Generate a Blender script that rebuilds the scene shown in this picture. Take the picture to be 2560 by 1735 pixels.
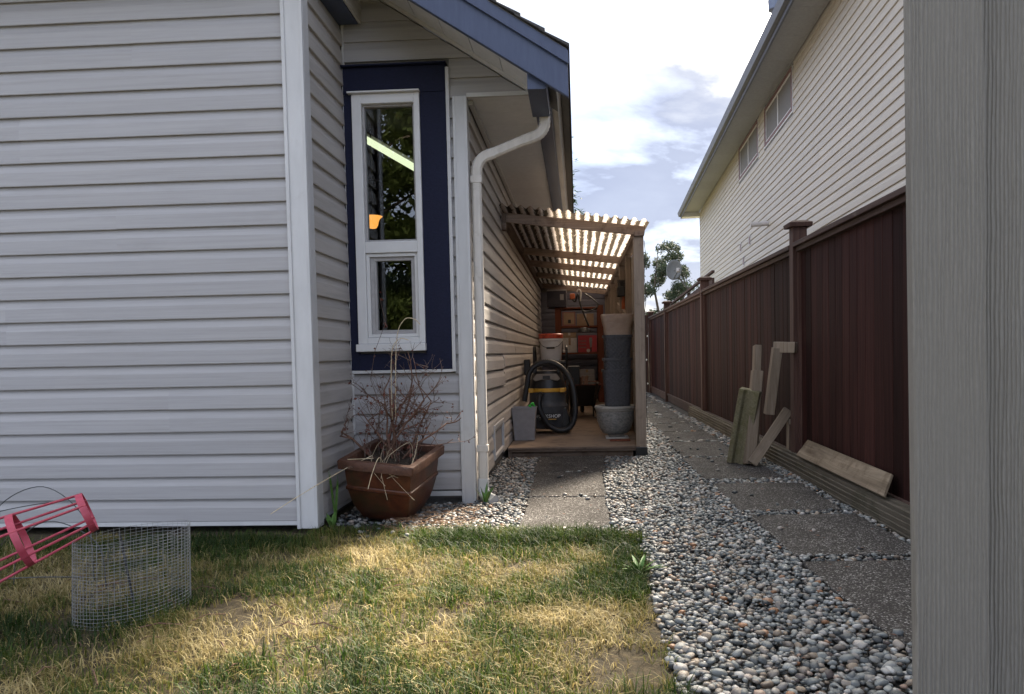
import bpy, math, random
import numpy as np
from mathutils import Vector, Matrix, noise as mnoise
for o in list(bpy.data.objects): bpy.data.objects.remove(o)
R = math.radians
rng = np.random.default_rng(7); random.seed(7)
SC = bpy.context.scene
COL = SC.collection

# ------------------------------------------------------------------ camera
EYE = 0.98
yaw, pitch, roll = math.atan(106/1900), math.atan(76/1900), 0.021
f = Vector((-math.sin(yaw)*math.cos(pitch), math.cos(yaw)*math.cos(pitch), -math.sin(pitch)))
r0 = Vector((math.cos(yaw), math.sin(yaw), 0)); u0 = r0.cross(f)
r = math.cos(roll)*r0 - math.sin(roll)*u0; u = math.cos(roll)*u0 + math.sin(roll)*r0
cam = bpy.data.cameras.new('camera'); cam.lens = 1900/2560*36; cam.sensor_width = 36; cam.sensor_fit = 'HORIZONTAL'
cam.shift_x = -60/2560; cam.shift_y = 92.5/2560; cam.clip_start = .05; cam.clip_end = 2000
co = bpy.data.objects.new('camera', cam); COL.objects.link(co)
co.matrix_world = Matrix(((r.x, u.x, -f.x, 0), (r.y, u.y, -f.y, 0), (r.z, u.z, -f.z, EYE), (0, 0, 0, 1)))
SC.camera = co
# ------------------------------------------------------------------ light
SUN_AZ, SUN_EL = R(25), R(42)
sd = Vector((math.sin(SUN_AZ)*math.cos(SUN_EL), math.cos(SUN_AZ)*math.cos(SUN_EL), math.sin(SUN_EL)))
sl = bpy.data.lights.new('sun', 'SUN'); sl.energy = 3.1; sl.angle = R(9.0); sl.color = (1.0, .88, .72)
so = bpy.data.objects.new('sun', sl); COL.objects.link(so); so.rotation_euler = sd.to_track_quat('Z', 'Y').to_euler()
so.location = (0, 0, 30)
W = bpy.data.worlds.new('World'); SC.world = W; W.use_nodes = True
wt = W.node_tree; wt.nodes.clear()
def wn(t, **k):
    n = wt.nodes.new(t)
    for a, b in k.items(): setattr(n, a, b)
    return n
def wmath(op, a, b=None, clamp=False):
    n = wn('ShaderNodeMath', operation=op, use_clamp=clamp)
    for i, v in enumerate((a, b)):
        if v is None: continue
        if isinstance(v, (int, float)): n.inputs[i].default_value = v
        else: wt.links.new(v, n.inputs[i])
    return n.outputs[0]
wo = wn('ShaderNodeOutputWorld'); bg = wn('ShaderNodeBackground'); bg.inputs[1].default_value = 0.13
sky = wn('ShaderNodeTexSky', sky_type='NISHITA', sun_disc=False, sun_elevation=SUN_EL, sun_rotation=SUN_AZ, air_density=1.0, dust_density=1.5)
tc = wn('ShaderNodeTexCoord'); sp = wn('ShaderNodeSeparateXYZ'); wt.links.new(tc.outputs['Generated'], sp.inputs[0])
den = wmath('MAXIMUM', wmath('ADD', sp.outputs[2], 0.16), .05)
cb = wn('ShaderNodeCombineXYZ')
wt.links.new(wmath('DIVIDE', sp.outputs[0], den), cb.inputs[0]); wt.links.new(wmath('DIVIDE', sp.outputs[1], den), cb.inputs[1])
cb.inputs[2].default_value = 3.3
def wnoise(scale, detail, rough, dist):
    n = wn('ShaderNodeTexNoise'); n.inputs['Scale'].default_value = scale; n.inputs['Detail'].default_value = detail
    n.inputs['Roughness'].default_value = rough; n.inputs['Distortion'].default_value = dist
    wt.links.new(cb.outputs[0], n.inputs['Vector']); return n.outputs['Fac']
def wramp(fac, *st):
    n = wn('ShaderNodeValToRGB'); e = n.color_ramp.elements
    while len(e) < len(st): e.new(.5)
    for i, (p, c) in enumerate(st): e[i].position = p; e[i].color = (*c, 1) if len(c) == 3 else c
    wt.links.new(fac, n.inputs[0]); return n.outputs[0]
n1 = wnoise(1.15, 9, .55, .35); n2 = wnoise(3.1, 8, .6, .2)
# angle to the sun: clouds in front of the sun are lit through
dv = wn('ShaderNodeVectorMath', operation='DOT_PRODUCT'); wt.links.new(tc.outputs['Generated'], dv.inputs[0]); dv.inputs[1].default_value = sd
glow = wmath('POWER', wmath('MAXIMUM', dv.outputs['Value'], 0), 9.0)
thin = wmath('ADD', wmath('MULTIPLY', glow, 2.1), wmath('MULTIPLY', wmath('SUBTRACT', n1, .5), 2.0))
thin = wmath('ADD', thin, wmath('MULTIPLY', wmath('SUBTRACT', n2, .5), .55))
# low in the sky the line of sight runs through more cloud: a thicker bank all round, paler haze at the horizon
lowz = wmath('ADD', sp.outputs[2], wmath('ADD', wmath('MULTIPLY', wmath('SUBTRACT', n2, .5), .16), wmath('MULTIPLY', wmath('SUBTRACT', n1, .5), .30)))
thin = wmath('SUBTRACT', thin, wmath('MULTIPLY', wramp(lowz, (.02, (.05,)*3), (.12, (.55,)*3), (.30, (.66,)*3), (.40, (.0,)*3)), 1.0))
cl = wramp(wmath('ADD', wmath('MULTIPLY', thin, .5), .20, True), (0.0, (.36, .42, .70)), (.20, (.47, .54, .83)), (.36, (.76, .82, 1.06)), (.52, (1.8, 1.8, 1.92)), (.72, (8.5, 8.2, 7.8)), (1.0, (22, 21, 19)))
# clouds away from the sun are front-lit, and raised further to fill the walls
fl = wn('ShaderNodeCombineXYZ')
for i, (a, b) in enumerate(((3.05, 2.60), (2.90, 2.45), (2.30, 1.85))): wt.links.new(wmath('SUBTRACT', a, wmath('MULTIPLY', dv.outputs['Value'], b)), fl.inputs[i])
vm = wn('ShaderNodeVectorMath', operation='MULTIPLY'); wt.links.new(cl, vm.inputs[0]); wt.links.new(fl.outputs[0], vm.inputs[1]); cl = vm.outputs[0]
mask = wramp(n1, (.30, (.78,)*3), (.5, (.97,)*3))
mx = wn('ShaderNodeMix', data_type='RGBA'); wt.links.new(mask, mx.inputs[0]); wt.links.new(sky.outputs[0], mx.inputs[6]); wt.links.new(cl, mx.inputs[7])
wt.links.new(mx.outputs[2], bg.inputs[0]); wt.links.new(bg.outputs[0], wo.inputs[0])
SC.view_settings.view_transform = 'Standard'; SC.view_settings.look = 'None'; SC.view_settings.exposure = 2.95; SC.view_settings.gamma = 1
SC.view_settings.use_curve_mapping = False
try:
    SC.cycles.max_bounces = 8; SC.cycles.transparent_max_bounces = 12; SC.cycles.use_denoising = True; SC.cycles.sample_clamp_indirect = 6
except Exception: pass

# ------------------------------------------------------------------ materials
class NT:
    def __init__(s, name):
        s.m = bpy.data.materials.new(name); s.m.use_nodes = True; s.t = s.m.node_tree
        s.b = s.t.nodes['Principled BSDF']; s.o = s.t.nodes['Material Output']
    def n(s, t, **k):
        n = s.t.nodes.new(t)
        for a, b in k.items(): setattr(n, a, b)
        return n
    def l(s, a, b): s.t.links.new(a, b)
    def coords(s, scale=(1, 1, 1), kind='Object', rnd=True):
        tc = s.n('ShaderNodeTexCoord'); mp = s.n('ShaderNodeMapping'); mp.inputs['Scale'].default_value = scale
        s.l(tc.outputs[kind], mp.inputs['Vector'])
        if rnd:
            oi = s.n('ShaderNodeObjectInfo'); mu = s.n('ShaderNodeMath', operation='MULTIPLY'); mu.inputs[1].default_value = 37.0
            s.l(oi.outputs['Random'], mu.inputs[0]); cbn = s.n('ShaderNodeCombineXYZ')
            for i in range(3): s.l(mu.outputs[0], cbn.inputs[i])
            s.l(cbn.outputs[0], mp.inputs['Location'])
        return mp.outputs[0]
    def noise(s, vec, scale=5, detail=5, rough=.55, dist=0):
        n = s.n('ShaderNodeTexNoise'); n.inputs['Scale'].default_value = scale; n.inputs['Detail'].default_value = detail
        n.inputs['Roughness'].default_value = rough; n.inputs['Distortion'].default_value = dist; s.l(vec, n.inputs['Vector']); return n.outputs['Fac']
    def ramp(s, fac, *st):
        n = s.n('ShaderNodeValToRGB'); e = n.color_ramp.elements
        while len(e) < len(st): e.new(.5)
        for i, (p, c) in enumerate(st):
            e[i].position = p; e[i].color = (*c, 1) if isinstance(c, tuple) else (c, c, c, 1)
        s.l(fac, n.inputs[0]); return n.outputs[0]
    def mix(s, fac, a, b, mode='MIX'):
        n = s.n('ShaderNodeMix', data_type='RGBA', blend_type=mode)
        for sk, v in ((n.inputs[0], fac), (n.inputs[6], a), (n.inputs[7], b)):
            if isinstance(v, tuple): sk.default_value = (*v, 1)
            elif isinstance(v, (int, float)): sk.default_value = v
            else: s.l(v, sk)
        return n.outputs[2]
    def math(s, op, a, b=None, clamp=False):
        n = s.n('ShaderNodeMath', operation=op, use_clamp=clamp)
        for i, v in enumerate((a, b)):
            if v is None: continue
            if isinstance(v, (int, float)): n.inputs[i].default_value = v
            else: s.l(v, n.inputs[i])
        return n.outputs[0]
    def rand(s, lo, hi):
        oi = s.n('ShaderNodeObjectInfo'); m = s.n('ShaderNodeMapRange'); m.inputs['To Min'].default_value = lo; m.inputs['To Max'].default_value = hi
        s.l(oi.outputs['Random'], m.inputs['Value']); return m.outputs[0]
    def bump(s, h, strength=.3, dist=.01, prev=None):
        n = s.n('ShaderNodeBump'); n.inputs['Strength'].default_value = strength; n.inputs['Distance'].default_value = dist
        s.l(h, n.inputs['Height'])
        if prev is not None: s.l(prev, n.inputs['Normal'])
        return n.outputs[0]
    def done(s, col=None, rough=None, normal=None, **k):
        for sk, v in (('Base Color', col), ('Roughness', rough), ('Normal', normal)):
            if v is None: continue
            if isinstance(v, tuple): s.b.inputs[sk].default_value = (*v, 1)
            elif isinstance(v, (int, float)): s.b.inputs[sk].default_value = v
            else: s.l(v, s.b.inputs[sk])
        for a, v in k.items(): s.b.inputs[a.replace('_', ' ')].default_value = v
        return s.m

def two_tone(name, c1, c2, scale=(6, 6, 6), rough=.6, bump=.2, bdist=.004, var=.12, ns=4, fine=0, spec=.4, kind='Object', metal=0.0, dirt=None):
    """two colours blended by noise, each object a little lighter or darker"""
    t = NT(name); v = t.coords(scale, kind); nz = t.noise(v, ns, 7, .6)
    c = t.ramp(nz, (.3, c1), (.7, c2))
    if var: c = t.mix(1.0, c, t.ramp(t.rand(0, 1), (0, 1-var), (1, 1+var)), 'MULTIPLY')
    if dirt:
        v2 = t.coords((1, 1, 1), kind); d = t.ramp(t.noise(v2, dirt[1], 8, .65, .3), (dirt[2], 0.0), (dirt[2]+.18, 1.0))
        c = t.mix(t.math('MULTIPLY', d, dirt[3]), c, dirt[0])
    n = t.bump(nz, bump, bdist)
    if fine: n = t.bump(t.noise(v, ns*9, 3, .6), fine, bdist*.4, n)
    return t.done(c, rough, n, **{'Specular IOR Level': spec, 'Metallic': metal})
def wood(name, c1, c2, axis, rough=.75, var=.2, bump=.5, knots=True, fr=1.0, dirt=None, spec=.25):
    """sawn boards: grain stretched along axis"""
    t = NT(name); sc = [34*fr, 34*fr, 34*fr]; sc['xyz'.index(axis)] = 1.6*fr
    v = t.coords(tuple(sc)); nz = t.noise(v, 1.4, 8, .62, .6); nf = t.noise(v, 6, 4, .6)
    c = t.mix(t.math('MULTIPLY', nf, .45), t.ramp(nz, (.32, c1), (.68, c2)), c1)
    c = t.mix(1.0, c, t.ramp(t.rand(0, 1), (0, 1-var), (1, 1+var)), 'MULTIPLY')
    if dirt:
        v2 = t.coords((1, 1, 1)); d = t.ramp(t.noise(v2, dirt[1], 8, .65, .3), (dirt[2], 0.0), (dirt[2]+.15, 1.0))
        c = t.mix(t.math('MULTIPLY', d, dirt[3]), c, dirt[0])
    n = t.bump(nz, bump, .004); n = t.bump(nf, bump*.6, .002, n)
    return t.done(c, rough, n, **{'Specular IOR Level': spec})
def plain(name, c, rough=.5, spec=.5, metal=0.0, nscale=25, amt=.08):
    t = NT(name); v = t.coords(); nz = t.noise(v, nscale, 4)
    col = t.mix(1.0, c, t.ramp(nz, (.3, 1-amt*2), (.7, 1+amt)), 'MULTIPLY')
    return t.done(col, t.ramp(nz, (.3, max(0, rough-.06)), (.7, min(1, rough+.08))), None, **{'Specular IOR Level': spec, 'Metallic': metal})

def siding_mat(name, c, along, grime, warm=(.36, .33, .30)):
    t = NT(name); sc = [30, 30, 60]; sc['xyz'.index(along)] = 1.3
    v = t.coords(tuple(sc)); g = t.noise(v, 1.0, 6, .65, .5)
    w = t.coords((1, 1, 1), 'Object', False); big = t.noise(w, 1.1, 5, .6, .2)
    c1 = tuple(x*.87 for x in c); c2 = tuple(min(1, x*1.07) for x in c)
    col = t.ramp(g, (.28, c1), (.55, c), (.8, c2))
    col = t.mix(1.0, col, t.ramp(t.rand(0, 1), (0, .94), (1, 1.05)), 'MULTIPLY')
    st = [9, 9, 9]; st['xyz'.index(along)] = .9
    gr = t.ramp(t.noise(t.coords(tuple(st)), 1.6, 9, .72, .4), (.5, 0.0), (.74, 1.0))
    col = t.mix(t.math('MULTIPLY', gr, grime), col, tuple(x*.45 for x in warm))
    col = t.mix(t.math('MULTIPLY', t.ramp(big, (.35, 0.0), (.7, 1.0)), grime*.6), col, warm)
    n = t.bump(t.noise(t.coords((1, 1, 1)), 3.2, 3, .5), .22, .012); n = t.bump(g, .35, .0025, n)
    return t.done(col, .48, n, **{'Specular IOR Level': .35})
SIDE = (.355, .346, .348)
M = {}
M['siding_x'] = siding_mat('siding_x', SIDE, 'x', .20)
M['siding_y'] = siding_mat('siding_y', (.45, .42, .395), 'y', .40)  # same vinyl as siding_x; the side wall's warm sunlight is put into the colour
M['siding_n'] = siding_mat('siding_neighbour', (.47, .43, .37), 'y', .15, (.40, .37, .33))
M['sheath'] = plain('sheathing', (.16, .155, .15), .8)
M['white_vinyl'] = two_tone('white_vinyl', (.47, .467, .465), (.55, .547, .545), (3, 3, 1), .4, .08, .002, .03, 3, dirt=((.30, .27, .23), 7, .60, .30))
M['white_frame'] = two_tone('white_frame', (.60, .595, .59), (.66, .655, .65), (3, 3, 3), .35, .04, .002, .02, 3)
M['navy'] = two_tone('navy_trim', (.0075, .0095, .027), (.011, .0135, .037), (5, 5, 9), .65, .4, .004, .05, 9, .5, spec=.2, dirt=((.03, .035, .07), 16, .64, .5))
M['navy_fascia'] = two_tone('navy_fascia', (.046, .060, .112), (.060, .078, .138), (9, 9, 1.2), .42, .2, .002, .06, 5)  # blue lightened and greyed: a lens flare veil put into the colour
M['soffit'] = two_tone('soffit', (.64, .645, .67), (.71, .715, .74), (4, 4, 4), .5, .15, .002, .04, 5)
M['gutter'] = two_tone('gutter', (.42, .40, .37), (.55, .53, .50), (12, 1, 12), .4, .08, .002, .03, 3)
M['downspout'] = two_tone('downspout', (.53, .495, .45), (.64, .60, .55), (8, 8, 1.2), .45, .08, .002, .04, 4, dirt=((.28, .24, .19), 11, .58, .5))
M['shingle'] = two_tone('shingle', (.04, .04, .045), (.09, .085, .08), (20, 20, 20), .9, .6, .006, .25, 5, .5)
M['concrete'] = two_tone('concrete', (.10, .095, .088), (.16, .152, .14), (7, 7, 7), .9, .4, .006, .1, 5, .5)
M['deckply'] = wood('deck_plywood', (.21, .15, .11), (.36, .27, .20), 'x', .8, .12, .5, dirt=((.07, .045, .03), 5, .52, .6))
M['deckjoist'] = wood('deck_joist', (.12, .085, .065), (.23, .175, .14), 'x', .85, .15, dirt=((.05, .035, .025), 7, .5, .6))
M['post'] = wood('weathered_post', (.215, .165, .125), (.36, .295, .24), 'z', .8, .1, .6, dirt=((.11, .08, .06), 6, .55, .5))
M['beam_x'] = wood('weathered_beam', (.20, .145, .115), (.33, .26, .215), 'x', .8, .16, .6, dirt=((.08, .05, .04), 9, .52, .6))
M['beam_y'] = wood('weathered_ledger', (.13, .095, .075), (.24, .185, .15), 'y', .8, .16, .6)
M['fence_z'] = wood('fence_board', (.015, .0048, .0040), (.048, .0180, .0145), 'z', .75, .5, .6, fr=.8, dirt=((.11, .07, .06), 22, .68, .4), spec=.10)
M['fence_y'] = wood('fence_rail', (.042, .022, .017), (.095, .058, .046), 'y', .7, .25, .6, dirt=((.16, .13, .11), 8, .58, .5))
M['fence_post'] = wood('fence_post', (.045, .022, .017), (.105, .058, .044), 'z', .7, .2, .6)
M['tie'] = wood('landscape_tie', (.06, .050, .036), (.155, .132, .100), 'y', .85, .1, .9, fr=.7, dirt=((.045, .043, .024), 5, .5, .6))
M['lumber'] = wood('grey_lumber', (.17, .13, .092), (.31, .25, .19), 'z', .85, .18, .7, dirt=((.14, .11, .08), 8, .55, .5))
M['moss'] = two_tone('mossy_concrete', (.11, .095, .05), (.21, .19, .12), (30, 30, 30), .95, .9, .006, .05, 3, .8, dirt=((.10, .095, .035), 14, .48, .7))
M['particle'] = wood('particle_board', (.085, .060, .038), (.34, .27, .19), 'y', .85, .05, .9, fr=.40, dirt=((.10, .07, .042), 12, .50, .7))
M['shelfwood'] = wood('shelf_wood', (.12, .036, .02), (.20, .065, .034), 'z', .7, .15, .3)
M['terracotta'] = two_tone('terracotta', (.045, .013, .006), (.105, .032, .013), (5, 5, 5), .42, .3, .004, .05, 4, .4, dirt=((.045, .03, .012), 6, .50, .75))
M['rust_rim'] = two_tone('terracotta_rim', (.050, .021, .012), (.105, .045, .026), (7, 7, 7), .6, .5, .004, .05, 5, .5, dirt=((.30, .25, .19), 22, .60, .7))
M['soil'] = two_tone('soil', (.022, .015, .010), (.075, .052, .034), (14, 14, 14), .95, 1.0, .02, 0, 5, .8)
M['lawn'] = two_tone('lawn_thatch', (.022, .018, .009), (.085, .062, .030), (9, 9, 9), .95, .8, .012, 0, 5, .8)
M['gravelbed'] = two_tone('gravel_bed', (.03, .028, .026), (.09, .085, .08), (25, 25, 25), .95, .8, .012, 0, 5, .8)
M['terrain'] = two_tone('terrain', (.05, .06, .025), (.12, .10, .055), (1, 1, 1), .95, .2, .01, 0, 3)
M['black_plastic'] = plain('black_plastic', (.014, .014, .015), .42)
M['black_metal'] = plain('black_metal', (.010, .010, .011), .38)
M['hose'] = plain('black_hose', (.016, .016, .017), .5)
M['vacgrey'] = two_tone('vac_grey', (.045, .046, .050), (.068, .070, .075), (9, 9, 9), .5, .05, .002, 0, 3, dirt=((.16, .13, .10), 9, .60, .35))
M['yellow'] = plain('yellow_band', (.62, .33, .035), .45)
M['silver'] = plain('worn_grey_panel', (.20, .165, .13), .5)
M['whitepaint'] = plain('white_print', (.75, .75, .73), .6)
M['bucket'] = two_tone('bucket_white', (.60, .57, .54), (.70, .67, .64), (4, 4, 4), .45, .05, .002, 0, 3, dirt=((.30, .26, .22), 8, .60, .4))
M['redlid'] = two_tone('red_lid', (.40, .035, .018), (.55, .09, .035), (9, 9, 9), .4, .1, .002, 0, 4, dirt=((.12, .03, .02), 22, .5, .7))
M['bin'] = two_tone('grey_bin', (.235, .225, .23), (.30, .29, .295), (5, 5, 5), .45, .05, .002, 0, 3, dirt=((.33, .27, .22), 5, .55, .4))
M['green'] = plain('bright_green', (.025, .50, .05), .4)
M['beigepot'] = two_tone('beige_pot', (.36, .27, .22), (.45, .35, .29), (6, 6, 6), .55, .1, .002, 0, 3)
M['wicker'] = plain('charcoal_wicker', (.070, .075, .092), .5, nscale=60, amt=.2)
M['ceramic'] = two_tone('grey_ceramic', (.15, .16, .165), (.38, .385, .38), (6, 6, 9), .35, .4, .004, 0, 6, .5)
M['ceramic_rim'] = two_tone('pale_rim', (.36, .37, .36), (.50, .50, .48), (9, 9, 9), .35, .1, .003, 0, 4)
M['cardboard'] = two_tone('cardboard', (.25, .165, .105), (.34, .235, .155), (3, 3, 3), .8, .05, .002, .1, 3)
M['box_white'] = plain('white_carton', (.50, .47, .45), .7)
M['box_red'] = plain('red_carton', (.42, .035, .045), .55)
M['box_pink'] = plain('photo_carton', (.26, .11, .10), .6)
M['box_dark'] = plain('dark_crate', (.022, .020, .035), .5)
M['box_grey'] = plain('grey_carton', (.26, .25, .25), .7)
M['orange'] = plain('orange_pole', (.42, .10, .03), .5)
M['pink'] = two_tone('pink_paint', (.36, .045, .075), (.46, .075, .115), (9, 9, 9), .45, .1, .002, .03, 5, dirt=((.25, .04, .05), 15, .62, .6))
M['wire'] = plain('galvanised_wire', (.34, .35, .36), .4, .5, .6)
M['darkwire'] = plain('dark_wire', (.07, .075, .075), .45, .5, .5)
M['dish'] = plain('dish_grey', (.13, .135, .13), .5)
M['bark'] = two_tone('dead_bark', (.095, .045, .030), (.20, .115, .080), (20, 20, 20), .85, .5, .003, .1, 4)
M['twig'] = two_tone('grey_twig', (.075, .045, .037), (.19, .14, .115), (20, 20, 20), .85, .3, .002, .1, 3)
M['deadleaf'] = two_tone('dead_leaf', (.075, .022, .016), (.16, .055, .035), (20, 20, 20), .8, .2, .002, .1, 3)
M['straw'] = two_tone('dry_straw', (.45, .35, .22), (.62, .52, .36), (20, 20, 20), .8, .2, .002, .05, 3)
M['weed'] = two_tone('weed_green', (.05, .12, .02), (.12, .22, .05), (20, 20, 20), .6, .2, .002, .1, 3)
M['trunk'] = two_tone('trunk_bark', (.05, .04, .032), (.12, .095, .075), (6, 6, 2), .9, .8, .02, .1, 5)
M['leaf_dark'] = two_tone('leaf_conifer', (.016, .034, .020), (.042, .075, .040), (3, 3, 3), .75, .1, .002, 0, 3)
M['leaf_pine'] = two_tone('leaf_pine', (.022, .036, .020), (.055, .078, .042), (3, 3, 3), .75, .1, .002, 0, 3)
M['leaf_green'] = two_tone('leaf_birch', (.035, .060, .015), (.12, .15, .045), (2, 2, 2), .6, .1, .002, 0, 3)
M['room'] = plain('dark_room', (.035, .033, .036), .9)

M['greytrim'] = plain('grey_window_sash', (.36, .345, .345), .5)
M['winred'] = plain('maroon_trim', (.16, .085, .085), .6)
M['curtain'] = plain('pale_blind', (.45, .50, .52), .7)
M['rubber'] = plain('tyre_rubber', (.015, .015, .015), .8)
# painted, embossed boards of the gate in the foreground
def gate_mat():
    t = NT('grey_gate_paint'); v = t.coords((1, 1, .11)); nzw = t.noise(v, 16, 3, .5)
    wv = t.n('ShaderNodeTexWave', wave_type='BANDS', bands_direction='X', wave_profile='SIN'); t.l(v, wv.inputs['Vector'])
    for k_, x_ in (('Scale', 46), ('Distortion', 5.5), ('Detail', 2.5), ('Detail Scale', 1.1), ('Detail Roughness', .6)): wv.inputs[k_].default_value = x_
    fn = t.noise(t.coords((260, 260, 70)), 1, 4, .7); pt = t.noise(t.coords((1, 1, 1)), 5, 6, .6)
    g = t.math('MULTIPLY', wv.outputs['Fac'], t.ramp(nzw, (.3, .25), (.6, 1.0)))
    c = t.ramp(g, (0, (.172, .158, .134)), (.6, (.212, .196, .168)), (1, (.228, .212, .183)))
    c = t.mix(t.math('MULTIPLY', t.ramp(fn, (.35, 1.0), (.6, 0.0)), .35), c, (.135, .125, .108))
    c = t.mix(t.math('MULTIPLY', t.ramp(pt, (.45, 0.0), (.7, 1.0)), .3), c, (.155, .143, .122))
    n = t.bump(g, .75, .003); n = t.bump(fn, .35, .0012, n)
    return t.done(c, .6, n, **{'Specular IOR Level': .35})
M['gate'] = gate_mat()
# exposed-aggregate paving
def paver_mat():
    t = NT('exposed_aggregate'); v = t.coords((1, 1, 1)); vo = t.n('ShaderNodeTexVoronoi'); vo.inputs['Scale'].default_value = 130; t.l(v, vo.inputs['Vector'])
    hs = t.n('ShaderNodeSeparateColor'); t.l(vo.outputs['Color'], hs.inputs[0])
    st = t.ramp(hs.outputs[0], (0, (.036, .034, .033)), (.35, (.085, .079, .075)), (.62, (.14, .13, .12)), (.82, (.23, .22, .205)), (.95, (.42, .41, .385)))
    c = t.mix(t.ramp(vo.outputs['Distance'], (.32, 0.0), (.62, 1.0)), st, (.042, .037, .034))
    big = t.noise(v, 4, 6, .6, .3); c = t.mix(t.math('MULTIPLY', t.ramp(big, (.42, 0.0), (.68, 1.0)), .6), c, (.038, .033, .029))
    h = t.math('SUBTRACT', 1.0, vo.outputs['Distance']); return t.done(c, .9, t.bump(h, .8, .005), **{'Specular IOR Level': .12})
M['paver'] = paver_mat()
PEB = ((0, (.030, .034, .036)), (.2, (.09, .098, .10)), (.40, (.15, .162, .16)), (.56, (.24, .25, .24)), (.68, (.165, .138, .115)), (.77, (.37, .365, .35)), (.86, (.25, .195, .14)), (.92, (.055, .042, .042)), (.955, (.44, .44, .42)), (.985, (.24, .12, .06)))
def pebble_mat(attr):
    t = NT('pebble_stuff' if attr else 'pebble')
    if attr:
        a = t.n('ShaderNodeAttribute', attribute_name='rnd'); fac = a.outputs['Fac']
    else: fac = t.rand(0, 1)
    c = t.ramp(fac, *PEB); v = t.coords((1, 1, 1), 'Object'); nz = t.noise(v, 120, 5, .65)
    c = t.mix(1.0, c, t.ramp(nz, (.3, .78), (.7, 1.15)), 'MULTIPLY')
    return t.done(c, .55, t.bump(nz, .25, .002), **{'Specular IOR Level': .4})
M['pebble'] = pebble_mat(False); M['pebbles'] = pebble_mat(True)
def grass_mat():
    t = NT('grass_blades'); a = t.n('ShaderNodeAttribute', attribute_name='rnd')
    c = t.ramp(a.outputs['Fac'], (0, (.018, .040, .005)), (.25, (.055, .095, .012)), (.48, (.115, .130, .022)), (.65, (.19, .160, .050)), (.82, (.30, .235, .092)), (1, (.46, .38, .19)))
    t.done(c, .6, None, **{'Specular IOR Level': .3})
    tr = t.n('ShaderNodeBsdfTranslucent'); t.l(c, tr.inputs[0]); mxs = t.n('ShaderNodeMixShader'); mxs.inputs[0].default_value = .4
    t.l(t.b.outputs[0], mxs.inputs[1]); t.l(tr.outputs[0], mxs.inputs[2]); t.l(mxs.outputs[0], t.o.inputs[0]); return t.m
M['grass'] = grass_mat()
def leafy(m):
    t = m.node_tree; b = t.nodes['Principled BSDF']; o = t.nodes['Material Output']
    tr = t.nodes.new('ShaderNodeBsdfTranslucent'); mxs = t.nodes.new('ShaderNodeMixShader'); mxs.inputs[0].default_value = .35
    t.links.new(b.inputs['Base Color'].links[0].from_socket, tr.inputs[0])
    t.links.new(b.outputs[0], mxs.inputs[1]); t.links.new(tr.outputs[0], mxs.inputs[2]); t.links.new(mxs.outputs[0], o.inputs[0])
for k in ('leaf_green', 'leaf_pine', 'leaf_dark'): leafy(M[k])
def sheet_mat():
    t = NT('corrugated_plastic'); v = t.coords((1, 1, 1), 'Object', False); sx = t.n('ShaderNodeSeparateXYZ'); t.l(v, sx.inputs[0])
    # moss and leaf litter gather in the valleys of the sheet
    ph = t.math('MULTIPLY', sx.outputs[0], 2*math.pi/.0845); val = t.math('MULTIPLY', t.math('ADD', t.math('SINE', ph), 1.0), .5)
    vd = t.coords((9, 3.5, 9), 'Object', False); nz = t.noise(vd, 2.4, 8, .68, .3)
    d = t.ramp(t.math('SUBTRACT', t.math('ADD', nz, .06), t.math('MULTIPLY', val, .34)), (.365, 0.0), (.415, 1.0))
    # fading and browning of the old plastic near the wall
    fade = t.ramp(t.math('ADD', sx.outputs[0], t.math('MULTIPLY', t.noise(v, 7, 4), .16)), (-.30 + .5, .0), (.2, 1.0))
    n2 = t.noise(v, 13, 6, .6)
    c = t.ramp(n2, (.3, (.40, .31, .25)), (.6, (.62, .55, .49)))
    c = t.mix(d, c, (.045, .035, .025))
    t.done(c, .45, None)
    tr = t.n('ShaderNodeBsdfTranslucent'); t.l(c, tr.inputs[0]); mxs = t.n('ShaderNodeMixShader'); mxs.inputs[0].default_value = .72
    t.l(t.b.outputs[0], mxs.inputs[1]); t.l(tr.outputs[0], mxs.inputs[2])
    tp = t.n('ShaderNodeBsdfTransparent'); t.l(c, tp.inputs[0]); m3 = t.n('ShaderNodeMixShader'); t.l(t.math('MULTIPLY', t.math('SUBTRACT', 1.0, d), .26), m3.inputs[0])
    t.l(mxs.outputs[0], m3.inputs[1]); t.l(tp.outputs[0], m3.inputs[2]); t.l(m3.outputs[0], t.o.inputs[0]); return t.m
M['sheet'] = sheet_mat()
def glass_mat(name, refl, tint=(1, 1, 1)):
    t = NT(name); t.t.nodes.remove(t.b); tp = t.n('ShaderNodeBsdfTransparent'); tp.inputs[0].default_value = (*tint, 1)
    gl = t.n('ShaderNodeBsdfGlossy'); gl.inputs['Roughness'].default_value = .004
    fr = t.n('ShaderNodeFresnel'); fr.inputs['IOR'].default_value = 1.5
    fac = t.math('ADD', t.math('MULTIPLY', fr.outputs[0], 1.0), refl, True)
    ms = t.n('ShaderNodeMixShader'); t.l(fac, ms.inputs[0]); t.l(tp.outputs[0], ms.inputs[1]); t.l(gl.outputs[0], ms.inputs[2]); t.l(ms.outputs[0], t.o.inputs[0]); return t.m
M['glass'] = glass_mat('window_glass', .03, (.85, .88, .86)); M['glass2'] = glass_mat('neighbour_glass', .12, (.8, .9, .92))
def emit(name, c, s):
    t = NT(name); t.done(c, .5); t.b.inputs['Emission Color'].default_value = (*c, 1); t.b.inputs['Emission Strength'].default_value = s; return t.m
M['glowstrip'] = emit('glowing_strip', (.80, .86, .58), .22)  # emission gives the bright strip across the window pane
M['lamp'] = emit('lit_lamp_shade', (1.0, .40, .08), .22)

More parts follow.
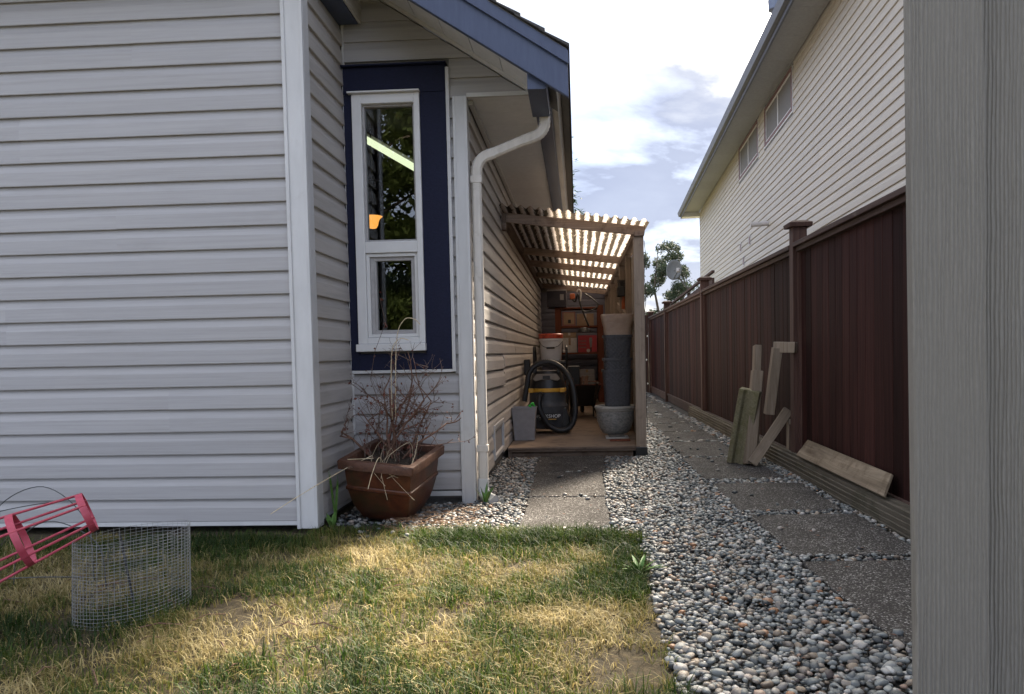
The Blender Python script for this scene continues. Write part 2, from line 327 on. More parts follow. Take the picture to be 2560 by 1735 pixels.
# ------------------------------------------------------------------ mesh helpers
WL = {}   # world position of every object's origin (no object that is a parent is rotated)
def link(o, parent, loc):
    COL.objects.link(o); p = WL[parent.name] if parent else Vector((0, 0, 0))
    if parent: o.parent = parent
    o.location = Vector(loc) - p; WL[o.name] = Vector(loc); return o
def tag(o, label=None, cat=None, group=None, kind=None):
    for k, v in (('label', label), ('category', cat), ('group', group), ('kind', kind)):
        if v: o[k] = v
    return o
def thing(name, label, cat, loc=(0, 0, 0), group=None):
    o = bpy.data.objects.new(name, None); o.empty_display_size = .1; link(o, None, loc); return tag(o, label, cat, group)
class MB:
    def __init__(s): s.v = []; s.f = []
    def add(s, vs, fs):
        b = len(s.v); s.v += [tuple(x) for x in vs]; s.f += [tuple(i+b for i in q) for q in fs]; return s
    def box(s, lo, hi):
        (a, b, c), (d, e, g) = lo, hi
        return s.add([(a, b, c), (d, b, c), (d, e, c), (a, e, c), (a, b, g), (d, b, g), (d, e, g), (a, e, g)],
                     [(0, 3, 2, 1), (4, 5, 6, 7), (0, 1, 5, 4), (1, 2, 6, 5), (2, 3, 7, 6), (3, 0, 4, 7)])
    def beam(s, p, q, w, h, up=(0, 0, 1)):
        """square-cut timber from p to q, w across, h along up"""
        p, q = Vector(p), Vector(q); d = (q-p).normalized(); x = d.cross(Vector(up)).normalized(); y = x.cross(d).normalized()
        vs = [a + x*(w/2*i) + y*(h/2*j) for a in (p, q) for i, j in ((-1, -1), (1, -1), (1, 1), (-1, 1))]
        return s.add(vs, [(3, 2, 1, 0), (4, 5, 6, 7), (0, 1, 5, 4), (1, 2, 6, 5), (2, 3, 7, 6), (3, 0, 4, 7)])
    def hexa(s, P):
        return s.add(P, [(0, 3, 2, 1), (4, 5, 6, 7), (0, 1, 5, 4), (1, 2, 6, 5), (2, 3, 7, 6), (3, 0, 4, 7)])
    def sweep(s, path, prof, closed=False, caps=True, scales=None, up0=None):
        path = [Vector(p) for p in path]; n = len(path); m = len(prof)
        t0 = (path[1]-path[0]).normalized(); ref = Vector(up0) if up0 else (Vector((0, 0, 1)) if abs(t0.z) < .9 else Vector((0, 1, 0)))
        nx = t0.cross(ref).normalized(); vs = []
        for i in range(n):
            if closed: t = (path[(i+1) % n]-path[i-1])
            else: t = path[min(i+1, n-1)]-path[max(i-1, 0)]
            t.normalize(); nx = (nx - t*nx.dot(t)).normalized(); ny = t.cross(nx); k = scales[i] if scales else 1
            vs += [path[i] + nx*(a*k) + ny*(b*k) for a, b in prof]
        fs = []
        for i in range(n if closed else n-1):
            j = (i+1) % n
            fs += [(i*m+a, i*m+(a+1) % m, j*m+(a+1) % m, j*m+a) for a in range(m)]
        if caps and not closed: fs += [tuple(range(m-1, -1, -1)), tuple((n-1)*m+a for a in range(m))]
        return s.add(vs, fs)
    def tube(s, path, rad, n=8, closed=False, scales=None):
        return s.sweep(path, [(rad*math.cos(2*math.pi*a/n), rad*math.sin(2*math.pi*a/n)) for a in range(n)], closed, True, scales)
    def lathe(s, prof, n=32, c=(0, 0, 0), sq=0, ax=1.0):
        """profile of (radius, z); sq>0 makes the section squarish"""
        vs = []; m = len(prof)
        for k in range(n):
            a = 2*math.pi*k/n; ca, sa = math.cos(a), math.sin(a); q = 1.0
            if sq: q = 1/((abs(ca)**sq + abs(sa)**sq)**(1/sq))
            vs += [(c[0]+r_*ca*q, c[1]+r_*sa*q*ax, c[2]+z) for r_, z in prof]
        fs = [(k*m+i, ((k+1) % n)*m+i, ((k+1) % n)*m+i+1, k*m+i+1) for k in range(n) for i in range(m-1)]
        if prof[0][0] > 1e-5: fs.append(tuple(k*m for k in range(n-1, -1, -1)))
        if prof[-1][0] > 1e-5: fs.append(tuple(k*m+m-1 for k in range(n)))
        return s.add(vs, fs)
    def prism(s, poly, y0, y1, axis='y'):
        n = len(poly)
        def P(a, b, t): return {'y': (a, t, b), 'x': (t, a, b), 'z': (a, b, t)}[axis]
        vs = [P(a, b, y0) for a, b in poly] + [P(a, b, y1) for a, b in poly]
        return s.add(vs, [tuple(range(n)), tuple(range(2*n-1, n-1, -1))] + [(i, n+i, n+(i+1) % n, (i+1) % n) for i in range(n)])
    def mesh(s, name, mat, smooth=False, origin=(0, 0, 0)):
        me = bpy.data.meshes.new(name); ox, oy, oz = origin
        me.from_pydata([(x-ox, y-oy, z-oz) for x, y, z in s.v], [], s.f); me.update()
        if mat: me.materials.append(mat)
        if smooth is True: me.polygons.foreach_set('use_smooth', [True]*len(me.polygons))
        return me
    def build(s, name, mat, parent=None, smooth=False, bevel=0, origin=None, rot=None):
        """one mesh object from world coordinates"""
        o0 = Vector(origin) if origin else (WL[parent.name] if parent else Vector((0, 0, 0)))
        me = s.mesh(name, M[mat] if isinstance(mat, str) else mat, smooth is True, o0)
        o = bpy.data.objects.new(name, me); link(o, parent, o0)
        fix_normals(me)
        if smooth == 'auto':
            me.polygons.foreach_set('use_smooth', [True]*len(me.polygons))
            try: me.set_sharp_from_angle(angle=R(38))
            except Exception: pass
        if bevel:
            b = o.modifiers.new('bevel', 'BEVEL'); b.width = bevel; b.segments = 2; b.limit_method = 'ANGLE'; b.angle_limit = R(40)
        return o
import bmesh
def fix_normals(me):
    bm = bmesh.new(); bm.from_mesh(me); bmesh.ops.recalc_face_normals(bm, faces=bm.faces); bm.to_mesh(me); bm.free()
def inst(name, me, parent, loc, rot=None, scale=None):
    o = bpy.data.objects.new(name, me); link(o, parent, loc)
    if rot: o.rotation_euler = rot
    if scale: o.scale = scale
    return o
def rot_box(lo, hi, piv, ax, ang):
    m = MB().box(lo, hi); Rm = Matrix.Rotation(ang, 3, ax); piv = Vector(piv)
    m.v = [tuple(Rm @ (Vector(p)-piv) + piv) for p in m.v]; return m
def structure(name, label=None):
    pass
def arc(c, r_, a0, a1, n, plane='xz'):
    out = []
    for i in range(n):
        a = a0+(a1-a0)*i/(n-1); x, y = r_*math.cos(a), r_*math.sin(a)
        out.append({'xz': (c[0]+x, c[1], c[2]+y), 'xy': (c[0]+x, c[1]+y, c[2]), 'yz': (c[0], c[1]+x, c[2]+y)}[plane])
    return out
def smooth_path(P, n=6):
    """Catmull-Rom through the points"""
    P = [Vector(p) for p in P]; out = []
    for i in range(len(P)-1):
        a, b, c, d = P[max(i-1, 0)], P[i], P[i+1], P[min(i+2, len(P)-1)]
        for k in range(n):
            t = k/n; out.append(.5*((2*b)+(-a+c)*t+(2*a-5*b+4*c-d)*t*t+(-a+3*b-3*c+d)*t**3))
    return out+[P[-1]]
def text_mesh(body, size, mat, name, parent, mtx, extr=.0008):
    cu = bpy.data.curves.new('t', 'FONT'); cu.body = body; cu.size = size; cu.extrude = extr; cu.align_x = 'CENTER'; cu.align_y = 'CENTER'; cu.resolution_u = 3
    ob = bpy.data.objects.new('t', cu); me = bpy.data.meshes.new_from_object(ob); me.name = name
    bpy.data.objects.remove(ob); me.transform(mtx); me.materials.clear(); me.materials.append(M[mat])
    o0 = WL[parent.name]; me.transform(Matrix.Translation(-o0)); o = bpy.data.objects.new(name, me); return link(o, parent, o0)

# ------------------------------------------------------------------ ground
def sheet(name, poly, z, mat, kind='structure', parent=None):
    m = MB().add([(x, y, z) for x, y in poly], [tuple(range(len(poly)))]); o = m.build(name, mat, parent)
    if not parent: o['kind'] = kind
    return o
sheet('ground', [(-300, -300), (300, -300), (300, 500), (-300, 500)], -.03, 'terrain')
LAWN = [(-9, -3), (.46, -3), (.36, 1.2), (.27, 2.1), (.27, 2.9), (.30, 3.5), (.29, 3.9), (.12, 4.06), (-.30, 4.12), (-.60, 4.10), (-.98, 4.14), (-1.05, 4.30), (-1.48, 4.30), (-1.48, 4.9), (-9, 4.9)]
def inpoly(x, y, P):
    c = False; j = len(P)-1
    for i in range(len(P)):
        xi, yi = P[i]; xj, yj = P[j]
        if (yi > y) != (yj > y) and x < (xj-xi)*(y-yi)/(yj-yi)+xi: c = not c
        j = i
    return c
gb = sheet('gravel_bed', [(-1.5, 3.9), (.1, 3.9), (.1, 0.2), (1.76, 0.2), (1.76, 19), (-.7, 19), (-.7, 4.95), (-1.5, 4.95)], -.012, 'gravelbed')
lawn = sheet('lawn', LAWN, .002, 'lawn')

# paving slabs: corners as they lie, each a part of the gravel path
SLABS = []
def slab(x0, x1, y0, y1, rot, name='paving_slab', z=.020, t=.05):
    cx, cy = (x0+x1)/2, (y0+y1)/2; w, d = (x1-x0)/2, (y1-y0)/2
    m = MB(); n = 7; top = []; ca, sa = math.cos(rot), math.sin(rot)
    pts = []
    for (a, b), (c, e) in (((-w, -d), (w, -d)), ((w, -d), (w, d)), ((w, d), (-w, d)), ((-w, d), (-w, -d))):
        for i in range(n):
            k = i/n; px, py = a+(c-a)*k, b+(e-b)*k; j = .006
            px += random.uniform(-j, j); py += random.uniform(-j, j); pts.append((cx+px*ca-py*sa, cy+px*sa+py*ca))
    m.prism(pts, z-t, z, 'z'); o = m.build(name, 'paver', gb, bevel=.006, origin=(cx, cy, z)); SLABS.append((cx, cy, w, d, ca, sa)); return o
for y0, y1, x0, x1, a in ((4.16, 5.045, -.345, .165, .00), (5.075, 6.10, -.355, .175, -.008), (6.125, 7.06, -.375, .215, -.012)): slab(x0, x1, y0, y1, a)
for y0, y1, x0, x1, a in ((2.50, 3.46, 1.00, 1.60, .03), (3.56, 4.44, .98, 1.59, .02), (4.56, 5.50, .95, 1.56, -.01), (5.70, 6.86, .92, 1.52, .01), (6.93, 8.05, .93, 1.47, .01),
                          (8.12, 9.08, .97, 1.50, 0), (9.12, 10.12, .97, 1.50, .01), (10.17, 11.05, .95, 1.49, 0), (11.10, 12.0, .94, 1.48, 0), (12.06, 13.1, .95, 1.49, 0), (13.15, 14.1, .95, 1.49, 0), (14.15, 15.1, .95, 1.49, 0), (15.15, 16.1, .95, 1.49, 0)):
    slab(x0, x1, y0, y1, a)
def onslab(x, y, e=0.0):
    for cx, cy, w, d, ca, sa in SLABS:
        dx, dy = x-cx, y-cy; a, b = dx*ca+dy*sa, -dx*sa+dy*ca
        if abs(a) < w-e and abs(b) < d-e: return True
    return False

# ------------------------------------------------------------------ siding
EXP = .127
PROF = [(0.0, .0045), (.0185, .0038), (.0200, .0080), (.0165, .080), (.0140, .088), (.0040, .113), (.0015, .1335)]   # (out, up), dutch lap
def course(a0, a1, axis, sgn, skew=(0, 0), hclip=None):
    """one siding course of the given length. axis 'x': runs along x and faces sgn*y; 'y': runs along y and faces sgn*x"""
    m = MB(); n = len(PROF); vs = []
    for e, (aa, sk) in enumerate(((a0, skew[0]), (a1, skew[1]))):
        for o_, h in PROF: vs.append((aa+sk*h, sgn*o_, h) if axis == 'x' else (sgn*o_, aa+sk*h, h))
    fs = [(i, i+1, n+i+1, n+i) for i in range(n-1)] + [tuple(range(n)), tuple(range(2*n-1, n-1, -1))]
    return m.add(vs, fs)
CM = {}
def put_course(parent, a0, a1, axis, sgn, plane, z, mat, skew=(0, 0), rot=None):
    key = (round(a1-a0, 3), axis, sgn, mat, skew)
    if key not in CM:
        me = course(0, a1-a0, axis, sgn, skew).mesh('siding_course', M[mat]); fix_normals(me); CM[key] = me
    loc = (a0, plane, z) if axis == 'x' else (plane, a0, z)
    return inst('siding_course', CM[key], parent, loc, rot)

# ------------------------------------------------------------------ the house
H = thing('house', 'grey vinyl-sided house with navy trim along the left side', 'house', (-3, 6, 0))
# front wall of the left wing
fw = MB().box((-7.5, 4.165, .075), (-1.50, 4.30, 3.2)).build('front_wall', 'sheath', H)
for k in range(24): 
    j = (-3.35, -5.1, -2.55, -4.2)[(k//2) % 4] + .13*((k//2) % 3)
    put_course(fw, -7.5, j, 'x', -1, 4.163, .068+k*EXP, 'siding_x').rotation_euler = (0, R(.012*math.sin(k*2.1)), 0); put_course(fw, j-.012, -1.555, 'x', -1, 4.1617, .068+k*EXP, 'siding_x')
MB().box((-7.5, 4.144, .048), (-1.55, 4.160, .072)).build('starter_strip', 'white_vinyl', fw)
# return wall between wing and recess, facing the path
rw = MB().box((-1.62, 4.30, .075), (-1.505, 5.0, 3.1)).build('return_wall', 'sheath', H)
for k in range(24): put_course(rw, 4.22, 4.925, 'y', 1, -1.503, .068+k*EXP, 'siding_y')
MB().box((-1.503, 4.22, .048), (-1.487, 4.93, .070)).build('starter_strip', 'white_vinyl', rw)
# corner post of the wing: two faces with a beaded edge
cp = MB().box((-1.575, 4.128, .03), (-1.463, 4.145, 3.17)).box((-1.480, 4.145, .03), (-1.463, 4.232, 3.17)).build('corner_post', 'white_vinyl', H, bevel=.004)
MB().box((-1.580, 4.122, .03), (-1.560, 4.1275, 3.1)).box((-1.478, 4.122, .035), (-1.461, 4.1275, 3.1)).build('bead', 'white_vinyl', cp, bevel=.002)
# recessed gable wall with the tall window
WX0, WX1, WZ0, WZ1 = -1.430, -.988, 1.015, 2.675      # white frame, outside
gw = MB()
gw.box((-1.62, 4.953, .04), (WX0+.02, 5.08, 3.6)).box((WX1-.02, 4.953, .04), (-.70, 5.08, 3.0)).box((WX0+.02, 4.953, .04), (WX1-.02, 5.08, WZ0+.03)).box((WX0+.02, 4.953, WZ1-.03), (WX1-.02, 5.08, 3.5))
gw = gw.build('gable_wall', 'sheath', H)
def rake_x(z): return -.28 - (z-2.65)/.66                       # right end of the gable under the sloping soffit
for k in range(28):
    z = .094+k*EXP - .0
    if z+EXP < .90: put_course(gw, -1.488, -.765, 'x', -1, 4.951, z, 'siding_x')
    elif z < 2.60: put_course(gw, -.800, -.765, 'x', -1, 4.951, z, 'siding_x')
    elif z < 2.80: put_course(gw, -.796, rake_x(z)-.01, 'x', -1, 4.951, z, 'siding_x', (0, -1/.66))
    elif z < 3.5:
        put_course(gw, -1.488, rake_x(z)-.01, 'x', -1, 4.951, z, 'siding_x', (0, -1/.66))
for zz in (2.655, ): 
    m = MB(); m.prism([(-.70, 2.66), (rake_x(2.66), 2.66), (rake_x(3.0), 3.0), (-.70, 3.0)], 4.953, 5.06, 'y'); m.build('gable_return', 'sheath', gw)
put_course(gw, -.69, rake_x(2.68)-.01, 'x', -1, 4.951, .094+20*EXP+.001, 'siding_x', (0, -1/.66)) if False else None
# white trims of the recess
MB().box((-1.492, 4.925, .47), (-1.476, 4.950, 2.88)).box((-1.492, 4.931, 2.88), (-1.478, 4.950, 3.5)).build('corner_strip', 'white_vinyl', H)
MB().box((-1.48, 4.925, .058), (-.765, 4.946, .088)).build('starter_strip', 'white_vinyl', gw)
cb2 = MB().box((-.772, 4.915, .005), (-.684, 4.931, 2.645)).box((-.700, 4.931, .012), (-.684, 5.02, 2.645)).build('corner_board', 'white_vinyl', H, bevel=.004)
MB().box((-.7745, 4.9105, .02), (-.758, 4.9148, 2.64)).box((-.699, 4.9105, .02), (-.6825, 4.9148, 2.64)).build('bead', 'white_vinyl', cb2, bevel=.0015)
# rake frieze, soffit, barge board, eave box
def slope(z, off=0): return z
fz = MB(); fz.prism([(-2.3, 3.985), (-.262, 2.640), (-.262, 2.668), (-2.3, 4.013)], 4.922, 4.950, 'y'); fz.build('rake_frieze', 'white_vinyl', H)
MB().box((-.684, 4.922, 2.636), (-.262, 4.9475, 2.662)).build('frieze_strip', 'white_vinyl', H)
# rake soffit: separate perforated panels following the slope
def zs(x): return 2.668 + (-.262-x)*.66
x = -.262; i = 0
while x > -2.3:
    x2 = x-.185
    m = MB(); m.hexa([(x2+.004, 4.435, zs(x2+.004)), (x, 4.435, zs(x)), (x, 4.93, zs(x)), (x2+.004, 4.93, zs(x2+.004)),
                      (x2+.004, 4.435, zs(x2+.004)+.012), (x, 4.435, zs(x)+.012), (x, 4.93, zs(x)+.012), (x2+.004, 4.93, zs(x2+.004)+.012)])
    m.build('soffit_panel', 'soffit', H); x = x2
m = MB(); m.prism([(-2.3, zs(-2.3)+.014), (-.1, zs(-.1)+.014), (-.1, zs(-.1)+.03), (-2.3, zs(-2.3)+.03)], 4.43, 5.1, 'y'); m.build('soffit_backing', 'sheath', H)
bb = MB(); bb.prism([(-2.6, 4.118), (-.024, 2.434), (-.026, 2.672), (-2.6, 4.356)], 4.392, 4.432, 'y'); bb.build('barge_board', 'navy_fascia', H, bevel=.004)
bb = MB(); bb.prism([(-2.6, 4.300), (-.020, 2.612), (-.022, 2.690), (-2.6, 4.376)], 4.370, 4.391, 'y'); bb.build('drip_board', 'navy_fascia', H, bevel=.003)
# roof: plywood deck and shingle courses lapping down to the eave
rf = MB(); rf.prism([(-5.0, 5.945), (-.03, 2.694), (-.03, 2.70), (-5.0, 5.975)], 4.375, 18.5, 'y'); rf = rf.build('roof', 'sheath', H)
sx = -.015
for i in range(30):
    a, b = sx-i*.136, sx-(i+1.25)*.136; za, zb = 2.702+(-.03-a)*.654, 2.702+(-.03-b)*.654
    m = MB(); j = random.uniform(-.006, .006)
    m.hexa([(b, 4.352+j, zb), (a, 4.352+j, za+.008), (a, 18.52, za+.008), (b, 18.52, zb), (b, 4.352+j, zb+.006), (a, 4.352+j, za+.027), (a, 18.52, za+.027), (b, 18.52, zb+.006)])
    m.build('shingle_course', 'shingle', rf)
m = MB(); m.prism([(-5.0, 5.95), (-9, 3.35), (-9, 3.40), (-5.0, 6.0)], 4.36, 18.5, 'y'); m.build('roof_back_slope', 'shingle', H)
# eave along the path: perforated soffit panels, boxed fascia, gutter
y = 4.955; 
while y < 18:
    y2 = y+.305
    m = MB().box((-.685, y+.003, 2.648), (-.254, y2, 2.660)); m.build('soffit_panel', 'soffit', H); y = y2
MB().box((-.70, 4.96, 2.664), (-.22, 18.4, 2.68)).build('soffit_backing', 'sheath', H)
MB().box((-.684, 5.02, 2.618), (-.655, 18, 2.646)).build('frieze_strip', 'white_vinyl', H)
MB().box((-.256, 4.44, 2.615), (-.148, 18.4, 2.70)).build('eave_fascia', 'navy_fascia', H, bevel=.004)
MB().box((-.262, 4.434, 2.50), (-.150, 4.95, 2.612)).build('eave_return', 'navy_fascia', H, bevel=.004)
g = MB(); g.prism([(-.146, 2.665), (-.105, 2.665), (-.086, 2.70), (-.078, 2.752), (-.084, 2.752), (-.092, 2.704), (-.108, 2.672), (-.141, 2.672), (-.141, 2.76), (-.146, 2.76)], 4.46, 18.4, 'y')
g.build('gutter', 'gutter', H)
MB().box((-.147, 4.452, 2.663), (-.076, 4.459, 2.757)).build('gutter_end_cap', 'gutter', H)
# left wing eave seen only as a navy end at the top
MB().box((-7.5, 3.88, 3.16), (-1.42, 3.92, 3.36)).build('wing_fascia', 'navy_fascia', H)
MB().box((-7.5, 3.92, 3.175), (-1.62, 4.13, 3.19)).build('wing_soffit', 'soffit', H)
MB().box((-1.62, 4.25, 3.125), (-1.375, 4.92, 3.30)).build('wing_fascia', 'navy_fascia', H)
MB().box((-1.371, 4.27, 3.128), (-1.355, 4.92, 3.30)).build('wing_gutter_end', 'gutter', H)
wr = MB(); wr.hexa([(-7.6, 3.84, 3.36), (-1.34, 3.84, 3.36), (-1.34, 5.2, 4.05), (-7.6, 5.2, 4.05), (-7.6, 3.84, 3.39), (-1.34, 3.84, 3.39), (-1.34, 5.2, 4.08), (-7.6, 5.2, 4.08)]); wr.build('wing_roof', 'shingle', H)
# side wall of the house, facing the path
sw = MB().box((-.80, 5.02, .06), (-.702, 18, 2.66)).build('side_wall', 'sheath', H)
SWZ = .094
for k in range(21):
    z = SWZ+k*EXP
    if z > 2.60: break
    if k == 0: segs = [(5.02, 6.02), (6.80, 7.95), (7.95, 18)]
    elif k == 1: segs = [(5.02, 6.02), (6.80, 9.6), (9.6, 18)]
    else:
        b = (7.25, 9.1, 11.6, 8.3)[k % 4]; segs = [(5.02, b), (b, 18)]
    if k in (5, 6): segs = [(5.02, 6.98), (6.98, 18)]
    for i, (a0, a1) in enumerate(segs):
        o = put_course(sw, a0, a1, 'y', 1, -.700 + (.0012 if i % 2 else 0), z, 'siding_y')
        if k == 6 and i == 0: o.rotation_euler = (R(-.35), 0, 0); o.location.x += .004
        if k == 5 and i == 0: o.rotation_euler = (R(-.9), 0, R(-.30)); o.location.x += .003
        if k == 5 and i == 1: o.location.x += .006
        if k == 6 and i == 1: o.location.z += .004; o.location.x += .006
fd = MB().box((-7.6, 4.33, -.05), (-1.53, 4.42, .09)).box((-1.62, 4.33, -.05), (-1.535, 5.0, .09)).box((-1.6, 5.0, -.05), (-.745, 5.07, .07)).box((-.79, 5.0, -.05), (-.722, 18, .095)); fd.build('foundation', 'concrete', H)
# crawl-space vent in the side wall
vt = MB(); ya, yb, za, zb = 6.03, 6.79, .13, .41; w = .035
vt.box((-.699, ya, za), (-.672, ya+w, zb)).box((-.699, yb-w, za), (-.672, yb, zb)).box((-.699, ya+w, za), (-.6725, yb-w, za+w)).box((-.699, ya+w, zb-w), (-.6725, yb-w, zb)); vt = vt.build('wall_vent', 'white_vinyl', H, bevel=.003)
MB().box((-.698, ya+w, za+w), (-.692, yb-w, zb-w)).build('screen', 'box_grey', vt)
# downspout: rectangular tube, crimped elbows
def rprof(w, d):
    c = .012; return [(-w+c, -d), (w-c, -d), (w, -d+c), (w, d-c), (w-c, d), (-w+c, d), (-w, d-c), (-w, -d+c)]
dp = smooth_path([(-.185, 4.985, 2.66), (-.185, 4.985, 2.54), (-.190, 4.985, 2.45), (-.235, 4.985, 2.395), (-.33, 4.985, 2.362)], 7)
def crimp(n): return [1.0 + (.05 if i % 2 else -.03) for i in range(n)]
DS = MB().sweep(dp, rprof(.034, .026), scales=crimp(len(dp)), up0=(0, 1, 0))
dp2 = [(-.33, 4.985, 2.362), (-.54, 4.99, 2.285)]; DS.sweep(dp2, rprof(.032, .0245), up0=(0, 1, 0))
dp3 = smooth_path([(-.52, 4.99, 2.292), (-.59, 4.99, 2.265), (-.632, 4.99, 2.21), (-.640, 4.99, 2.13)], 6); DS.sweep(dp3, rprof(.0345, .026), scales=crimp(len(dp3)), up0=(0, 1, 0))
ds = DS.build('downspout_elbow', 'downspout', H, smooth='auto')
st = MB().sweep([(-.640, 4.99, 2.17), (-.640, 4.99, .11)], rprof(.032, .025), up0=(0, 1, 0)); 
st.box((-.678, 4.958, 2.115), (-.602, 5.018, 2.175)) if False else None
st.build('downspout', 'downspout', H, smooth='auto')
dp4 = smooth_path([(-.640, 4.99, .16), (-.640, 4.985, .09), (-.620, 4.96, .045), (-.565, 4.90, .025)], 7); MB().sweep(dp4, rprof(.036, .028), scales=crimp(len(dp4)), up0=(0, 1, 0)).build('downspout_shoe', 'white_vinyl', H, smooth='auto')
for zz in (.34, 2.10): MB().box((-.6775, 4.962, zz), (-.6025, 5.016, zz+.045)).build('downspout_band', 'downspout', H, bevel=.003)
# window: navy surround boards, white frame, panes, dim room behind
YT = 4.918
for nm, lo, hi in (('trim_board', (-1.487, YT, 2.68), (-.818, 4.950, 2.848)), ('trim_board', (-1.487, YT+.004, .893), (WX0, 4.950, 2.679)), ('trim_board', (WX1, YT+.003, .893), (-.818, 4.950, 2.679)), ('trim_board', (WX0, YT+.006, .893), (WX1, 4.950, 1.0))):
    MB().box(lo, hi).build(nm, 'navy', H, bevel=.003)
MB().box((-1.49, 4.885, 2.849), (-.808, 4.95, 2.858)).build('drip_cap', 'navy', H)
MB().box((-.8165, 4.912, .875), (-.794, 4.949, 2.83)).box((-1.474, 4.912, .872), (-.8165, 4.9488, .891)).build('trim_channel', 'white_vinyl', H, bevel=.002)
wf = MB(); F = .062; yf = 4.902
wf.box((WX0, yf, WZ0+.05), (WX0+F, 4.99, WZ1)).box((WX1-F*.62, yf, WZ0+.05), (WX1, 4.99, WZ1)).box((WX0+F, yf, WZ1-F), (WX1-F*.62, 4.99, WZ1)).box((WX0+F, yf, WZ0+.05), (WX1-F*.62, 4.99, WZ0+.09)).box((WX0+F, yf+.002, 1.655), (WX1-F*.62, 4.99, 1.728))
win = wf.build('window', 'white_frame', H, bevel=.004)
MB().box((WX0-.012, 4.882, WZ0), (WX1+.004, 4.985, WZ0+.049)).build('sill', 'white_frame', win, bevel=.005)
MB().box((WX0-.02, 4.872, WZ1+.001), (WX1+.004, 4.916, WZ1+.010)).build('drip_cap', 'white_frame', win)
GX0, GX1 = WX0+F, WX1-F*.62
def ring(lo, hi, w, y0, y1, name, mat, par):
    (a, c), (b, d) = lo, hi
    return MB().box((a, y0, c), (a+w, y1, d)).box((b-w, y0, c), (b, y1, d)).box((a+w, y0, c), (b-w, y1, c+w)).box((a+w, y0, d-w), (b-w, y1, d)).build(name, mat, par, bevel=.002)
ring((GX0+.001, 1.107), (GX1-.001, 1.653), .022, yf+.018, 4.985, 'sash', 'white_frame', win)
ring((GX0+.024, 1.130), (GX1-.024, 1.630), .024, yf+.034, 4.983, 'screen_frame', 'greytrim', win)
MB().box((GX0+.049, yf+.036, 1.155), (GX0+.062, 4.98, 1.605)).build('sash_jamb', 'greytrim', win)
ring((GX0+.001, 1.730), (GX1-.001, WZ1-F-.001), .012, yf+.03, 4.985, 'glazing_bead', 'greytrim', win)
MB().box((GX0+.010, 4.955, 1.738), (GX1-.010, 4.961, WZ1-F-.008)).build('pane', 'glass', win)
MB().box((GX0+.046, 4.957, 1.152), (GX1-.046, 4.963, 1.608)).build('pane', 'glass', win)
rm = MB(); (x0, y0, z0), (x1, y1, z1) = (-4.5, 5.085, .3), (-.81, 9.5, 2.62)
rm.add([(x0, y0, z0), (x1, y0, z0), (x1, y1, z0), (x0, y1, z0), (x0, y0, z1+1), (x1, y0, z1+.2), (x1, y1, z1+.2), (x0, y1, z1+1)], [(0, 1, 2, 3), (4, 5, 6, 7), (1, 2, 6, 5), (2, 3, 7, 6), (3, 0, 4, 7)]); rm.build('room', 'room', H)
slt = thing('glow_strip', 'pale glowing strip slanting across the upper window pane, inside', 'light', (-1.6, 6.6, 2.7))  # glowing bar set inside to give the bright strip across the pane
MB().beam((-1.82, 6.6, 2.88), (-1.36, 6.6, 2.60), .05, .055).build('glow_bar', 'glowstrip', slt, bevel=.008)
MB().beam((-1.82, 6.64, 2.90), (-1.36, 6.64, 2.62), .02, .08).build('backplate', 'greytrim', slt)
lp = thing('pendant_lamp', 'small amber glass lamp shade glowing inside the tall window', 'lamp', (-1.765, 6.6, 2.1))
MB().lathe([(.012, 0), (.03, .004), (.045, .03), (.05, .06), (.062, .085), (.085, .105), (.08, .107), (.046, .07), (.03, .02)], 20, (-1.765, 6.6, 2.10)).build('lamp_shade', 'lamp', lp, True)
MB().tube([(-1.765, 6.6, 2.12), (-1.765, 6.6, 2.95)], .006, 6).build('cord', 'black_metal', lp)
MB().box((-1.62, 7.6, .3), (-1.0, 8.2, 1.25)).build('cabinet', 'room', H)

# ------------------------------------------------------------------ neighbour's house (its wall turns 2.6 degrees away)
TN = math.tan(R(2.6)); NA = -R(2.6)
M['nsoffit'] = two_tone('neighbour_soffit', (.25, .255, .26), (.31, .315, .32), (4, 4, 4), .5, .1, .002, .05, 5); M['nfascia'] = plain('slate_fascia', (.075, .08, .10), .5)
NH = thing('neighbour_house', 'cream vinyl-sided two-storey house behind the brown fence', 'house', (3.09+TN*6, 6, 0))
NO = WL[NH.name]; NH.rotation_euler = (0, 0, NA)
def nl(s, out, z): return (NO.x-out, NO.y+s, NO.z+z)     # s metres along the wall, out metres towards the path (before the turn)
S0, S1 = -4.0, 20.68
nw = MB().box(nl(S0, -.12, 2.0), nl(S1, 0, 5.74)).build('wall', 'sheath', NH)
k = 0
WINS = ((7.17, 9.46, 4.97, 5.71), (10.19, 12.52, 4.99, 5.735))
z = 2.10
while z < 5.72:
    cut = [(a-.06, b+.06) for a, b, c, d in WINS if z+EXP > c-.03 and z < d]
    j = -2.0 + (k*2.37) % 3.4
    joints = [S0]
    while j < S1: joints.append(j); j += 3.66
    joints.append(S1); pcs = []
    for a, b in zip(joints, joints[1:]):
        pcs.append((a, b))
    for ca, cbb in cut:
        nxt = []
        for a, b in pcs:
            if b <= ca or a >= cbb: nxt.append((a, b)); continue
            if a < ca: nxt.append((a, ca))
            if b > cbb: nxt.append((cbb, b))
        pcs = nxt
    for i, (a, b) in enumerate(pcs):
        if b-a < .05: continue
        me = course(0, b-a, 'y', -1).mesh('siding_course', M['siding_n']); fix_normals(me)
        inst('siding_course', me, nw, nl(a, .0015 if i % 2 else .0003, z))
    z += EXP; k += 1
MB().box(nl(S1-.02, -.10, 2.0), nl(S1+.06, .022, 5.74)).build('corner_board', 'white_vinyl', NH)
MB().box(nl(S0, 0, 2.0), nl(S1, -.06, 2.0)).build('base', 'concrete', NH) if False else None
